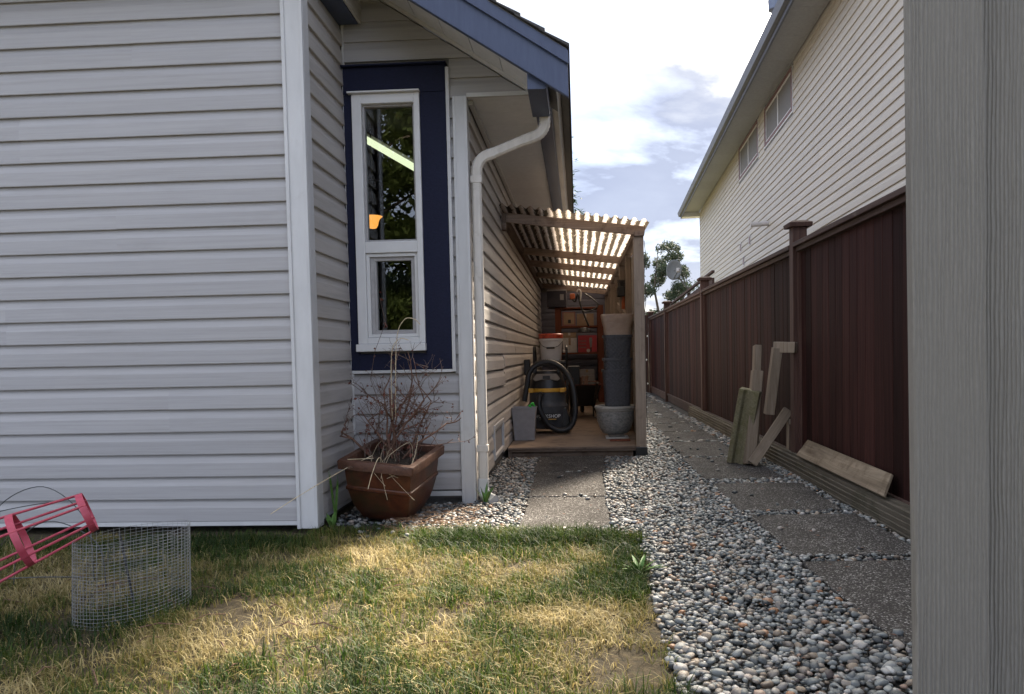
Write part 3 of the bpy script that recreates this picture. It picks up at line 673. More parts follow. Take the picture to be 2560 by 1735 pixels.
MB().box(nl(S0, -.10, -.1), nl(S1, -.02, 2.09)).build('lower_wall', 'siding_n', NH)
for i in range(26): 
    a = S0+i*1.0
    if a+1 < S1+.7: MB().box(nl(a+.004, .03, 5.745), nl(a+1.0, .60, 5.757)).build('soffit_panel', 'nsoffit', NH)
MB().box(nl(S0, .601, 5.60), nl(S1+.45, .632, 5.79)).build('fascia', 'nfascia', NH)
gg = MB(); gx = NO.x
gg.prism([(gx-.633, 5.66), (gx-.70, 5.67), (gx-.735, 5.79), (gx-.633, 5.79)], NO.y+S0, NO.y+S1+.46, 'y'); gg.build('gutter', plain('dark_gutter', (.10, .105, .12), .5), NH)
MB().box(nl(S1+.061, -.2, 5.60), nl(S1+.45, .60, 5.742)).build('eave_box', 'soffit', NH)
rr = MB(); rr.prism([(gx-.70, 5.80), (gx+4.5, 8.3), (gx+4.5, 8.36), (gx-.70, 5.85)], NO.y+S0, NO.y+S1+.5, 'y'); nroof = rr.build('roof', 'shingle', NH)
MB().box(nl(S1-.1, -5, 2.0), nl(S1, -.12, 5.7)).build('end_wall', 'sheath', NH)
vx, vy = gx-.40, NO.y+6.5
MB().lathe([(.075, 5.85), (.075, 6.33), (.125, 6.36), (.135, 6.52), (.12, 6.57), (.08, 6.60), (0, 6.605)], 20, (vx, vy, 0)).build('roof_vent', plain('vent_metal', (.12, .14, .19), .45, .5, .4), nroof, 'auto')
for a, b, c, d in WINS:
    t_ = .055
    nwn = MB().box(nl(a, -.03, c), nl(b, .028, c+t_)).box(nl(a, -.03, d-t_), nl(b, .028, d)).box(nl(a, -.03, c+t_), nl(a+t_, .028, d-t_)).box(nl(b-t_, -.03, c+t_), nl(b, .028, d-t_)).build('window', 'winred', NH, bevel=.004)
    e = .012
    ring_ = MB().box(nl(a-.03, 0, c-.03), nl(b+.03, .020, c-.001)).box(nl(a-.03, 0, c-.001), nl(a-.001, .020, d)).box(nl(b+.001, 0, c-.001), nl(b+.03, .020, d)); ring_.build('outer_trim', 'white_frame', nwn)
    a2, b2, c2, d2_ = a+t_, b-t_, c+t_, d-t_; mid = (a2+b2)/2; q = .035
    MB().box(nl(a2, -.03, c2), nl(b2, .012, c2+q)).box(nl(a2, -.03, d2_-q), nl(b2, .012, d2_)).box(nl(a2, -.03, c2+q), nl(a2+q, .012, d2_-q)).box(nl(b2-q, -.03, c2+q), nl(b2, .012, d2_-q)).box(nl(mid-q*.7, -.03, c2+q), nl(mid+q*.7, .014, d2_-q)).build('frame', 'white_frame', nwn)
    for p0, p1 in ((a2+q, mid-q*.7), (mid+q*.7, b2-q)):
        MB().box(nl(p0, -.022, c2+q), nl(p1, -.018, d2_-q)).build('pane', 'glass2', nwn)
    MB().box(nl(a2+q, -.10, c2+q), nl(mid, -.09, d2_-q)).build('blind', 'curtain', nwn); MB().box(nl(mid, -.10, c2+q), nl(b2-q, -.09, d2_-q)).build('blind', 'box_white', nwn)
pp_ = nl(9.16, 0, 3.42)
MB().tube([(pp_[0]-.002, pp_[1], pp_[2]), (pp_[0]-.36, pp_[1]+.02, pp_[2]-.012)], .046, 16).build('pipe', 'box_white', NH, 'auto')
for s_, zz in ((12.40, 3.39), (11.21, 3.385), (12.01, 3.03)):
    vt_ = MB(); w_ = .02; A_, B_ = .10, .11
    c_ = nl(s_, .018, zz); X_ = c_[0]
    vt_.box((X_-.012, c_[1]-A_, c_[2]-B_), (X_, c_[1]-A_+w_, c_[2]+B_)).box((X_-.012, c_[1]+A_-w_, c_[2]-B_), (X_, c_[1]+A_, c_[2]+B_)).box((X_-.012, c_[1]-A_+w_, c_[2]-B_), (X_, c_[1]+A_-w_, c_[2]-B_+w_)).box((X_-.012, c_[1]-A_+w_, c_[2]+B_-w_), (X_, c_[1]+A_-w_, c_[2]+B_))
    v_ = vt_.build('wall_vent', 'white_vinyl', NH); MB().box((X_-.004, c_[1]-A_+w_, c_[2]-B_+w_), (X_, c_[1]+A_-w_, c_[2]+B_-w_)).build('louvre', 'winred', v_)

# ------------------------------------------------------------------ fence
FE = thing('board_fence', 'dark brown stained board fence with capped posts along the path', 'fence', (1.76, 6, 0))
PY = [2.0, 6.12, 10.55, 14.95, 18.25]; PT = [1.93, 1.925, 1.93, 1.90, 1.88]
for py, pt in zip(PY, PT):
    p = MB().box((1.690, py-.05, -.2), (1.800, py+.05, pt)).build('post', 'fence_post', FE, bevel=.004)
    MB().add([(1.66, py-.085, pt), (1.83, py-.085, pt), (1.83, py+.085, pt), (1.66, py+.085, pt), (1.655, py-.09, pt+.03), (1.835, py-.09, pt+.03), (1.835, py+.09, pt+.03), (1.655, py+.09, pt+.03), (1.69, py-.05, pt+.05), (1.80, py-.05, pt+.05), (1.80, py+.05, pt+.05), (1.69, py+.05, pt+.05)],
             [(0, 3, 2, 1), (0, 1, 5, 4), (1, 2, 6, 5), (2, 3, 7, 6), (3, 0, 4, 7), (4, 5, 9, 8), (5, 6, 10, 9), (6, 7, 11, 10), (7, 4, 8, 11), (8, 9, 10, 11)]).build('post_cap', 'fence_post', p)
BME = []
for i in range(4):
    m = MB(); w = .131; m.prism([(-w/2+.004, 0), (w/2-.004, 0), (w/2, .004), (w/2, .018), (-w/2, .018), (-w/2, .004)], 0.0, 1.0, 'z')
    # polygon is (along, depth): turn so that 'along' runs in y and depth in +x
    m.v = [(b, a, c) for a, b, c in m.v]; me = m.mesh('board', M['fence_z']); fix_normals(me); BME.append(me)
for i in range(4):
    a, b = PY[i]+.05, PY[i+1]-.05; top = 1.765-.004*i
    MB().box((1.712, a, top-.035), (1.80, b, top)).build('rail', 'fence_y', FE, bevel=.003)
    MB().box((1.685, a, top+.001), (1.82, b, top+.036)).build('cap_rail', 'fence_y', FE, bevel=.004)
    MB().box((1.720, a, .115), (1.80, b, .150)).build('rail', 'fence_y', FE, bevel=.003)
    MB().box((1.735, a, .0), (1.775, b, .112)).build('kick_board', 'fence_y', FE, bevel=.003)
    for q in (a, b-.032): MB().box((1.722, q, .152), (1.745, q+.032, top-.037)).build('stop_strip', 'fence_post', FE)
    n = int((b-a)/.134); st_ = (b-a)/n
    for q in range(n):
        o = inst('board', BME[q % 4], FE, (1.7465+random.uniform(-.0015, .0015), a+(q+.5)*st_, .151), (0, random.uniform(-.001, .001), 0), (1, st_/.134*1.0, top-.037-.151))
# a ridged timber edging lies along the foot of the fence
TIE = MB()
prof = [(1.630, 0.0), (1.655, 0), (1.70, .0), (1.70, .155), (1.672, .155), (1.668, .138), (1.654, .138), (1.650, .150), (1.632, .146), (1.634, .122), (1.628, .118), (1.632, .092), (1.626, .088), (1.632, .062), (1.625, .058), (1.630, .030), (1.626, .026)]
TIE.prism(prof, 1.2, 11.4, 'y'); tie = TIE.build('timber_edging', 'tie', None, origin=(1.63, 6, 0)); tag(tie, 'long ridged grey-brown timber edging along the foot of the fence', 'edging')
# railing, dish, gate behind
gt = thing('garden_gate', 'narrow dark wooden gate closing the far end of the path', 'gate', (1.2, 18.4, 0))
for q in range(8): MB().box((.66+q*.128, 18.40, .06), (.66+q*.128+.122, 18.42, 1.72)).build('board', 'fence_z', gt)
MB().box((.66, 18.425, 1.45), (1.68, 18.46, 1.55)).box((.66, 18.425, .25), (1.68, 18.46, .35)).build('rail', 'fence_y', gt)
MB().box((1.58, 18.28, 0), (1.688, 18.38, 1.80)).build('post', 'fence_post', gt, bevel=.004); MB().box((1.53, 18.25, 1.801), (1.69, 18.41, 1.85)).build('post_cap', 'fence_post', gt, bevel=.006)
hr = thing('handrail', 'short sloping wooden handrail rising behind the fence near its second far post', 'handrail', (2.4, 16, 1.6))
MB().beam((2.02, 16.6, 1.98), (2.30, 13.0, 2.30), .05, .04).build('rail', 'fence_y', hr); MB().beam((2.05, 16.6, 1.84), (2.30, 13.0, 2.14), .04, .11).build('side_board', 'fence_y', hr)
for t_ in (.05, .45, .9): MB().box((2.03+.27*t_, 16.6-3.6*t_, -.03), (2.09+.27*t_, 16.66-3.6*t_, 1.96+.3*t_)).build('baluster', 'fence_post', hr)
dh = thing('satellite_dish', 'grey satellite dish on a thin bent mast above the fence', 'satellite dish', (2.36, 18.6, 0))
dm = MB(); c_ = Vector((2.355, 18.6, 2.93)); nrm = Vector((-.30, -.93, .18)).normalized(); ax = nrm.cross(Vector((0, 0, 1))).normalized(); ay = ax.cross(nrm)
for k in range(7):
    rr_ = k/6
    for a in range(28):
        th = 2*math.pi*a/28; dm.v.append(tuple(c_ + ax*(.19*rr_*math.cos(th)) + ay*(.255*rr_*math.sin(th)) + nrm*(.05*rr_*rr_-.05)))
dm.f = [(k*28+a, k*28+(a+1) % 28, (k+1)*28+(a+1) % 28, (k+1)*28+a) for k in range(6) for a in range(28)]
do = dm.build('reflector', 'dish', dh, True); sm = do.modifiers.new('thick', 'SOLIDIFY'); sm.thickness = .012
lnb = c_ + nrm*.32 + Vector((.16, 0, -.10)); MB().tube([c_ - ay*.22, lnb], .012, 8).build('feed_arm', 'dish', dh); MB().beam(lnb-nrm*.04, lnb+nrm*.06, .07, .09).build('feed_head', 'box_white', dh, bevel=.01)
MB().tube(smooth_path([c_-nrm*.05, c_-nrm*.12+Vector((.06, 0, -.12)), (2.62, 18.66, 2.55), (2.75, 18.7, 2.2), (2.75, 18.7, -.03)], 5), .022, 8).build('mast', 'dish', dh)

# ------------------------------------------------------------------ lumber leaning on the fence
def lumber(name, label, cat, p, q, w, h, up, mat='lumber', bev=.004, group='lumber leaning on the fence'):
    p, q = Vector(p), Vector(q); L = (q-p).length; m = MB().beam((0, 0, 0), (0, 0, L), w, h, (0, 1, 0))
    d = (q-p).normalized(); x = d.cross(Vector(up)).normalized(); y = x.cross(d).normalized()
    me = m.mesh(name, M[mat]); fix_normals(me); o = bpy.data.objects.new(name, me); link(o, None, p)
    o.rotation_euler = Matrix(((x.x, y.x, d.x), (x.y, y.y, d.y), (x.z, y.z, d.z))).to_euler()
    b = o.modifiers.new('bevel', 'BEVEL'); b.width = bev; b.segments = 2
    return tag(o, label, cat, group)
lumber('timber_offcut', 'pale grey timber offcut standing just behind the mossy concrete piece', 'timber', (1.40, 6.36, .03), (1.488, 6.30, .80), .085, .085, (0, -1, 0))
lumber('timber_offcut', 'tallest pale timber offcut leaning upright under the block on top', 'timber', (1.455, 6.42, .03), (1.518, 6.30, 1.01), .055, .09, (0, -1, 0))
ta = thing('nailed_timber', 'short timber hanging from a block wedged against the fence post', 'timber', (1.55, 6.2, .46), 'lumber leaning on the fence')
MB().beam((1.520, 6.17, .455), (1.582, 6.14, .985), .072, .075, (0, -1, 0)).build('upright', 'lumber', ta, bevel=.004)
MB().beam((1.572, 6.168, .992), (1.712, 6.062, .985), .08, .085, (0, 0, 1)).build('block', 'lumber', ta, bevel=.005)
lumber('timber_offcut', 'square timber offcut leaning diagonally across the edging', 'timber', (1.405, 6.27, .045), (1.665, 6.08, .475), .08, .05, (0, -1, .3))
for i, (yy, hh) in enumerate(((6.32, .40), (6.24, .36), (6.16, .35))):
    lumber('scrap_board', ('thin scrap board behind the edging, farthest of three', 'thin scrap board behind the edging, middle of three', 'thin scrap board behind the edging, nearest of three')[i], 'board', (1.712-.003*i, yy, .0), (1.722, yy-.02, hh), .018, .07, (0, 1, 0), 'lumber' if i != 1 else 'fence_post', .002)
# concrete channel piece, mossy, leaning
mc = MB(); pr = [(-.085, -.06), (-.045, -.06), (-.030, -.030), (.0, -.022), (.030, -.06), (.085, -.06), (.085, .05), (-.085, .05)]
mc.prism(pr, 0, .64, 'z'); me = mc.mesh('concrete_channel', M['moss']); fix_normals(me)
cc = bpy.data.objects.new('concrete_channel', me); link(cc, None, (1.335, 6.48, .018)); cc.rotation_euler = (R(4), R(11), R(-24))
b = cc.modifiers.new('bevel', 'BEVEL'); b.width = .007; b.segments = 2; tag(cc, 'mossy concrete channel piece leaning on timber offcuts', 'concrete piece', 'lumber leaning on the fence')
# particle board lying on the edging
pb = MB(); P0, P1, P2, P3 = Vector((1.640, 4.16, .163)), Vector((1.640, 5.80, .168)), Vector((1.716, 5.76, .287)), Vector((1.716, 4.24, .272)); nn = (P1-P0).cross(P3-P0).normalized()*-.016
if nn.z < 0: nn = -nn
nx_, ny_ = 14, 5; top = []
pb.hexa([P0, P3, P2, P1, P0+nn, P3+nn, P2+nn, P1+nn]); pbo = pb.build('particle_board', 'particle', None, bevel=.003, origin=(1.68, 5, .17)); tag(pbo, 'frayed brown particle board propped between edging and fence', 'board')

# ------------------------------------------------------------------ grey gate in the foreground
GA = thing('grey_gate', 'grey painted wood-grain gate filling the right edge in front', 'gate', (.62, 1.3, -.03))
def lean(m):
    m.v = [(x_ - (z_-.39)*.0118, y_, z_) for x_, y_, z_ in m.v]; return m
lean(MB().box((.5690, 1.31, -.03), (.6900, 1.333, 2.2))).build('stile', 'gate', GA, bevel=.003)
for i in range(5): lean(MB().box((0.7000+i*.146, 1.340, -.02), (0.7000+i*.146+.140, 1.362, 2.15))).build('board', 'gate', GA, bevel=.003)
for zz in (.25, 1.75): lean(MB().box((.745, 1.367, zz), (1.42, 1.40, zz+.09))).build('rail', 'gate', GA, bevel=.003)
lean(MB().box((.60, 1.366, -.02), (.74, 1.40, 2.15))).build('back_post', 'gate', GA)

# ------------------------------------------------------------------ lean-to shelter
SH = thing('lean_to', 'weathered wooden lean-to with corrugated plastic roof against the house', 'shelter', (0, 7.11, 0))
def rz(x): return 2.300 - (x+.66)*.130            # underside of the sheet
# deck
dk = MB().box((-.672, 7.085, .078), (.620, 14.6, .102)).build('deck', 'deckply', SH, bevel=.003)
MB().box((-.670, 7.055, .080), (.560, 7.084, .1005)).build('nosing', 'deckjoist', dk, bevel=.003)
MB().box((-.640, 7.10, -.02), (.500, 7.14, .0765)).build('fascia_board', 'deckjoist', dk, bevel=.003)
MB().box((-.672, 7.09, -.02), (-.641, 14.5, .0765)).box((.58, 7.2, -.02), (.61, 14.5, .0765)).build('joist', 'deckjoist', dk)
MB().box((-.640, 7.066, .0625), (.540, 7.098, .0790)).build('trim_strip', 'deckjoist', dk)
for py in (7.11, 9.5, 11.9, 14.4): MB().box((.527, py-.045, -.03 if py < 8 else .103), (.622, py+.045, 2.035)).build('post', 'post', SH, bevel=.004)
MB().box((.520, 7.05, -.03), (.628, 7.17, .095)).build('post_foot', 'black_plastic', SH, bevel=.006)
MB().box((-.684, 7.05, 2.19), (-.640, 14.6, 2.285)).build('ledger', 'beam_y', SH, bevel=.003)
MB().box((.530, 7.16, 2.037), (.620, 14.6, 2.10)).build('plate', 'beam_y', SH, bevel=.003)
MB().box((.535, 7.03, 2.036), (.625, 7.158, 2.082)).build('post_cap', 'beam_x', SH, bevel=.003)
for py, hh in ((7.09, .085), (9.4, .085), (10.7, .085), (12.3, .085), (14.3, .085)):
    MB().beam((-.640 if py > 8 else -.668, py, rz(-.64)-.0475), (.635, py, rz(.635)-.0475), .04, hh).build('rafter', 'beam_x', SH, bevel=.003)
MB().box((-.684, 7.03, 2.13), (-.640, 7.14, 2.188)).build('bracket', 'beam_x', SH)
# corrugated sheet: ridges run from front to back
nw_, pit, NYs = 16, .0845, 22; cs = MB(); xs = [-.684 + i*pit/10 for i in range(int(1.345/pit*10)+1)]
for jy in range(NYs):
    yy = 6.87 + (14.7-6.87)*jy/(NYs-1)
    for x_ in xs:
        cs.v.append((x_, yy, rz(x_)+.020+.0145*math.sin((x_)*2*math.pi/pit)+.006*math.sin(yy*1.3+x_*2)))
nx_ = len(xs); cs.f = [(j*nx_+i, j*nx_+i+1, (j+1)*nx_+i+1, (j+1)*nx_+i) for j in range(NYs-1) for i in range(nx_-1)]
cso = cs.build('roof_sheet', 'sheet', SH, True, origin=(0, 7.11, 0))
# boarded right side, studs inside, back wall of siding
for q in range(13):
    zb = .11+q*.146
    MB().box((.600, 7.17, zb), (.618, 14.5, zb+.142)).build('side_board', 'siding_y', SH)
for py in (8.4, 10.7, 13.1): MB().box((.535, py-.02, .103), (.598, py+.02, 2.035)).build('stud', 'post', SH)
MB().beam((.565, 7.9, 1.25), (.565, 10.6, 1.62), .03, .09).build('brace', 'post', SH)
M['siding_back_shade'] = siding_mat('siding_back_shade', (.15, .15, .19), 'x', .3, (.08, .08, .09))  # siding darkened in colour for the unlit back of the shelter
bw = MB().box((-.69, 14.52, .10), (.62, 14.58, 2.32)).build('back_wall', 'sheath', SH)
for q in range(16): put_course(bw, -.69, .60, 'x', -1, 14.518, .10+q*EXP, 'siding_back_shade')
# string lights down the front post
sl_ = thing('string_lights', 'thin string of tiny white bulbs down the lean-to post', 'string lights', (.63, 7.1, 1.0))
pts = [(.632+.006*math.sin(q*1.7), 7.10+.02*math.cos(q*2.1), 2.0-q*.11) for q in range(17)]
MB().tube(pts, .003, 5).build('cord', 'black_plastic', sl_)
for q, p in enumerate(pts[4::2]): MB().lathe([(0, -.009), (.006, -.004), (.006, .004), (0, .009)], 8, (p[0]+.007, p[1]-.008, p[2])).build('bulb', 'whitepaint', sl_, True)

# ------------------------------------------------------------------ things under the shelter
ZF = .1025
bn = thing('waste_bin', 'small grey rectangular waste bin at the deck corner', 'bin', (-.555, 7.72, ZF))
def taper_box(c, w0, d0, w1, d1, z0, z1, wall=.006):
    m = MB(); cx, cy = c
    def rect(w, d, z): return [(cx-w, cy-d, z), (cx+w, cy-d, z), (cx+w, cy+d, z), (cx-w, cy+d, z)]
    a, b, c1, d_ = rect(w0, d0, z0), rect(w1, d1, z1), rect(w1-wall, d1-wall, z1), rect(w0-wall, d0-wall, z0+wall)
    m.add(a+b+c1+d_, [(3, 2, 1, 0)] + [(i, (i+1) % 4, 4+(i+1) % 4, 4+i) for i in range(4)] + [(4+i, 4+(i+1) % 4, 8+(i+1) % 4, 8+i) for i in range(4)] + [(8+i, 8+(i+1) % 4, 12+(i+1) % 4, 12+i) for i in range(4)] + [(12, 13, 14, 15)]); return m
taper_box((-.555, 7.74), .100, .085, .122, .105, ZF, .428).build('body', 'bin', bn, bevel=.008)
rimm = MB(); rimm.tube([(-.555+sx_*.122, 7.74+sy_*.105, .430) for sx_, sy_ in ((-1, -1), (1, -1), (1, 1), (-1, 1))], .008, 6, True); rimm.build('rim', 'bin', bn)
gs = thing('green_clip', 'small bright green plastic toy on the bin rim', 'toy', (-.475, 7.66, .435))
for dx_, dz_ in ((-.022, .008), (0, .026), (.022, .010), (.012, .03), (-.012, .0)): MB().lathe([(0, -.013), (.010, -.008), (.014, 0), (.010, .008), (0, .013)], 10, (-.475+dx_, 7.655, .447+dz_)).build('knob', 'green', gs, True)
# shop vacuum
VX, VY = -.345, 8.42; vc = thing('shop_vacuum', 'grey and black shop vacuum with yellow band beside the bin', 'vacuum', (VX, VY, ZF))
MB().lathe([(.0, .055), (.20, .055), (.215, .075), (.222, .20), (.228, .30), (.205, .33), (.200, .36), (.200, .455)], 36, (VX, VY, ZF)).build('tank', 'vacgrey', vc, 'auto')
MB().lathe([(.206, .455), (.210, .460), (.210, .492), (.206, .497)], 36, (VX, VY, ZF)).build('band', 'yellow', vc, 'auto')
MB().box((VX+.145, VY-.205, ZF+.453), (VX+.195, VY-.160, ZF+.50)).box((VX-.195, VY-.205, ZF+.453), (VX-.145, VY-.160, ZF+.50)).build('latch', 'yellow', vc, bevel=.006)
MB().lathe([(.202, .498), (.198, .54), (.180, .60), (.172, .64), (.150, .685), (.06, .69), (0, .69)], 36, (VX, VY, ZF)).build('lid', 'black_plastic', vc, 'auto')
MB().prism([(VX-.15, ZF+.60), (VX-.12, ZF+.575), (VX-.05, ZF+.59), (VX+.05, ZF+.59), (VX+.12, ZF+.575), (VX+.15, ZF+.60), (VX+.11, ZF+.655), (VX-.11, ZF+.655)], VY-.195, VY-.15, 'y').build('control_panel', 'silver', vc, bevel=.008)
MB().box((VX-.04, VY-.203, ZF+.60), (VX+.04, VY-.19, ZF+.635)).build('switch_plate', 'black_plastic', vc, bevel=.004)
MB().sweep(smooth_path([(VX-.13, VY-.08, ZF+.66), (VX-.125, VY-.08, ZF+.735), (VX-.08, VY-.08, ZF+.76), (VX+.08, VY-.08, ZF+.76), (VX+.125, VY-.08, ZF+.735), (VX+.13, VY-.08, ZF+.66)], 5), [(-.022, -.014), (.022, -.014), (.022, .014), (-.022, .014)]).build('handle', 'black_plastic', vc, 'auto', .004)
for sg in (-1, 1):
    MB().prism([(VX+sg*.14, ZF+.03), (VX+sg*.25, ZF+.03), (VX+sg*.245, ZF+.15), (VX+sg*.21, ZF+.28), (VX+sg*.14, ZF+.28)], VY-.14, VY+.14, 'y').build('caster_foot', 'black_plastic', vc, bevel=.012)
    MB().tube([(VX+sg*.2, VY-.155, ZF+.028), (VX+sg*.2, VY-.115, ZF+.028)], .028, 16).build('caster', 'rubber', vc, 'auto')
    MB().tube([(VX+sg*.2, VY+.115, ZF+.028), (VX+sg*.2, VY+.155, ZF+.028)], .028, 16).build('caster', 'rubber', vc, 'auto')
MB().box((VX-.11, VY-.236, ZF+.15), (VX+.11, VY-.222, ZF+.235)).build('label_plate', 'black_plastic', vc, bevel=.003)
text_mesh('WORKSHOP', .052, 'whitepaint', 'lettering', vc, Matrix.Translation((VX, VY-.2375, ZF+.198)) @ Matrix.Rotation(R(90), 4, 'X'))
MB().box((VX+.01, VY-.2372, ZF+.162), (VX+.10, VY-.2362, ZF+.170)).build('underline', 'yellow', vc)
MB().tube([(VX-.06, VY-.16, ZF+.43), (VX-.07, VY-.26, ZF+.425)], .036, 16).build('inlet', 'black_plastic', vc, 'auto')
hp = smooth_path([(VX-.07, VY-.25, ZF+.425), (-.425, VY-.29, .47), (-.418, VY-.30, .39), (-.385, VY-.30, .31), (-.315, VY-.29, .205), (-.205, VY-.28, .150), (-.098, VY-.27, .185), (-.042, VY-.25, .32), (-.048, VY-.22, .54), (-.095, VY-.18, .71), (-.20, VY-.12, .835), (-.325, VY-.10, .885), (-.455, VY-.10, .855), (-.535, VY-.12, .765), (-.565, VY-.13, .61), (-.595, VY-.14, .46)], 14)
MB().tube(hp, .030, 14, scales=[1.06 if i % 2 else .94 for i in range(len(hp))]).build('hose', 'hose', vc, True)
# folding chair frame carrying the bucket
ch = thing('folding_chair', 'black metal folding chair carrying a white bucket behind the vacuum', 'chair', (-.34, 9.55, ZF))
for sx_ in (-.20, .20):
    x_ = -.34+sx_
    for q, y_ in ((0, 9.38), (1, 9.78)): MB().tube([(x_, y_, ZF), (x_, y_, .84)], .013, 8).build('leg', 'black_metal', ch, True)
    MB().tube(smooth_path([(x_, 9.34, .80), (x_, 9.33, 1.00), (x_, 9.40, 1.06), (x_, 9.60, 1.06), (x_, 9.74, .98), (x_, 9.76, .80)], 5), .013, 8).build('arm', 'black_metal', ch, True)
MB().box((-.545, 9.36, .84), (-.135, 9.80, .885)).build('seat', 'black_plastic', ch, bevel=.015)
MB().box((-.66, 9.25, .72), (-.585, 9.40, .91)).build('side_pocket', 'black_plastic', ch, bevel=.012)
bk = thing('white_bucket', 'dirty white plastic bucket with mottled red lid', 'bucket', (-.335, 9.56, .886))
MB().lathe([(0, 0), (.120, 0), (.126, .01), (.140, .245), (.149, .25), (.149, .275), (.143, .278)], 32, (-.335, 9.56, .886)).build('body', 'bucket', bk, 'auto')
MB().lathe([(.146, .279), (.153, .281), (.155, .33), (.145, .338), (.12, .33), (0, .328)], 32, (-.335, 9.56, .886)).build('lid', 'redlid', bk, 'auto')
MB().tube(smooth_path([(-.484, 9.53, 1.13), (-.43, 9.42, 1.07), (-.335, 9.405, 1.045), (-.24, 9.42, 1.07), (-.186, 9.53, 1.13)], 6), .0035, 6).build('bail', 'darkwire', bk, True); MB().tube([(-.385, 9.402, 1.047), (-.285, 9.402, 1.047)], .011, 8).build('grip', 'black_plastic', bk, 'auto')
# wheelbarrow behind
wb = thing('wheelbarrow', 'black wheelbarrow full of clutter in the shade behind the vacuum', 'wheelbarrow', (.05, 10.2, ZF))
m = MB(); A = [(-.21, 9.95), (.31, 9.95), (.25, 10.95), (-.15, 10.95)]; B = [(-.09, 10.10), (.19, 10.10), (.14, 10.75), (-.04, 10.75)]
m.add([(x_, y_, .555) for x_, y_ in A] + [(x_, y_, .27) for x_, y_ in B], [(4, 5, 6, 7)] + [(i, (i+1) % 4, 4+(i+1) % 4, 4+i) for i in range(4)]); tr = m.build('tray', 'black_metal', wb, bevel=.02); s2 = tr.modifiers.new('thick', 'SOLIDIFY'); s2.thickness = .006
MB().tube([(x_, y_, .558) for x_, y_ in A], .012, 8, True).build('rim', 'deadleaf', wb)
for x_ in (-.10, .20): MB().tube([(x_*1.2, 9.55, .60), (x_, 10.1, .262), (.05, 11.2, .32)], .016, 8).build('handle', 'black_metal', wb); MB().tube([(x_, 10.12, .26), (x_*1.3, 10.0, ZF), (x_, 10.35, ZF), (x_, 10.5, .262)], .012, 6).build('leg', 'black_metal', wb)
w_ = MB().lathe([(.05, -.02), (.16, -.03), (.18, -.015), (.18, .015), (.16, .03), (.05, .02)], 24); w_.v = [(.05+z_, 11.2+x_, .285+y_) for x_, y_, z_ in w_.v]; w_.build('wheel', 'rubber', wb, 'auto')
for q in range(9):
    p = Vector((random.uniform(-.10, .18), random.uniform(10.05, 10.8), .34)); MB().beam(p, p+Vector((random.uniform(-.08, .08), random.uniform(-.15, .15), .30)), .03, .03, (0, 1, 0)).build('stick', 'bark', wb)
MB().box((-.16, 10.30, .50), (.02, 10.55, .80)).build('tool_case', 'black_plastic', wb, bevel=.01)
# stack of pots by the post
bo = thing('bowl_pot', 'grey mottled ceramic bowl planter under the wicker pots', 'pot', (.378, 7.95, ZF+.03))
MB().lathe([(0, .0), (.125, .0), (.135, .006), (.165, .06), (.188, .13), (.196, .20), (.196, .235)], 40, (.378, 7.95, ZF+.032)).build('body', 'ceramic', bo, 'auto')
MB().lathe([(.197, .236), (.203, .240), (.206, .258), (.214, .266), (.214, .285), (.205, .290), (.190, .282), (.180, .20), (.12, .10), (0, .08)], 40, (.378, 7.95, ZF+.032)).build('rim', 'ceramic_rim', bo, 'auto')
ts = thing('tile_offcut', 'thin pale tile lying under the bowl planter', 'tile', (.40, 7.8, ZF))
MB().box((.27, 7.68, ZF), (.50, 7.90, ZF+.014)).build('tile', 'ceramic_rim', ts, bevel=.003); MB().box((.30, 7.72, ZF+.015), (.46, 8.05, ZF+.030)).build('chip', 'concrete', ts, bevel=.003)
bc = thing('red_brick', 'flat red-brown brick lying at the deck edge by the post', 'brick', (.42, 7.5, ZF))
MB().box((.30, 7.46, ZF), (.50, 7.56, ZF+.014)).build('brick', 'shelfwood', bc, bevel=.003)
def wicker_pot(name, label, cx, cy, z0, h, r0, r1, zvis):
    t = thing(name, label, 'pot', (cx, cy, z0), 'wicker pots stacked by the post')
    n, m_ = 88, int(h/.0105); mb = MB()
    for j in range(m_+1):
        zz = h*j/m_; rad = r0+(r1-r0)*zz/h
        for k in range(n):
            a = 2*math.pi*k/n; ca, sa = math.cos(a), math.sin(a); q = 1/((abs(ca)**6+abs(sa)**6)**(1/6))
            wv = .0065*math.sin(k*math.pi/2+ (math.pi if (j//2) % 2 else 0))*(1 if j % 2 else .2)
            mb.v.append((cx+(rad*q+wv)*ca, cy+(rad*q+wv)*sa, z0+zz))
    mb.f = [(j*n+k, j*n+(k+1) % n, (j+1)*n+(k+1) % n, (j+1)*n+k) for j in range(m_) for k in range(n)] + [tuple(range(n-1, -1, -1))]
    mb.build('woven_side', 'wicker', t, True)
    MB().lathe([(r1-.012, h-.02), (r1-.012, h+.004), (r1+.012, h+.004), (r1+.012, h-.022)], 88, (cx, cy, z0), 6).build('rim', 'wicker', t, 'auto'); return t
wicker_pot('wicker_pot', 'lowest and tallest charcoal wicker pot of the stack', .402, 7.95, .25, .545, .116, .146, 0)
wicker_pot('wicker_pot', 'middle charcoal wicker pot, mostly nested in the one below', .408, 7.95, .40, .515, .094, .143, 0)
wicker_pot('wicker_pot', 'topmost charcoal wicker pot, under the beige pot', .412, 7.95, .62, .53, .094, .143, 0)
bp = thing('beige_pot', 'flared beige plastic pot on top of the wicker pots', 'pot', (.41, 7.95, 1.15))
MB().lathe([(0, .0), (.132, .0), (.140, .09), (.146, .10), (.147, .115), (.151, .118), (.152, .13), (.155, .133), (.163, .19), (.166, .192), (.166, .21), (.155, .212), (.140, .10), (.125, .02), (0, .02)], 56, (.412, 7.95, 1.156), 7).build('pot', 'beigepot', bp, 'auto')
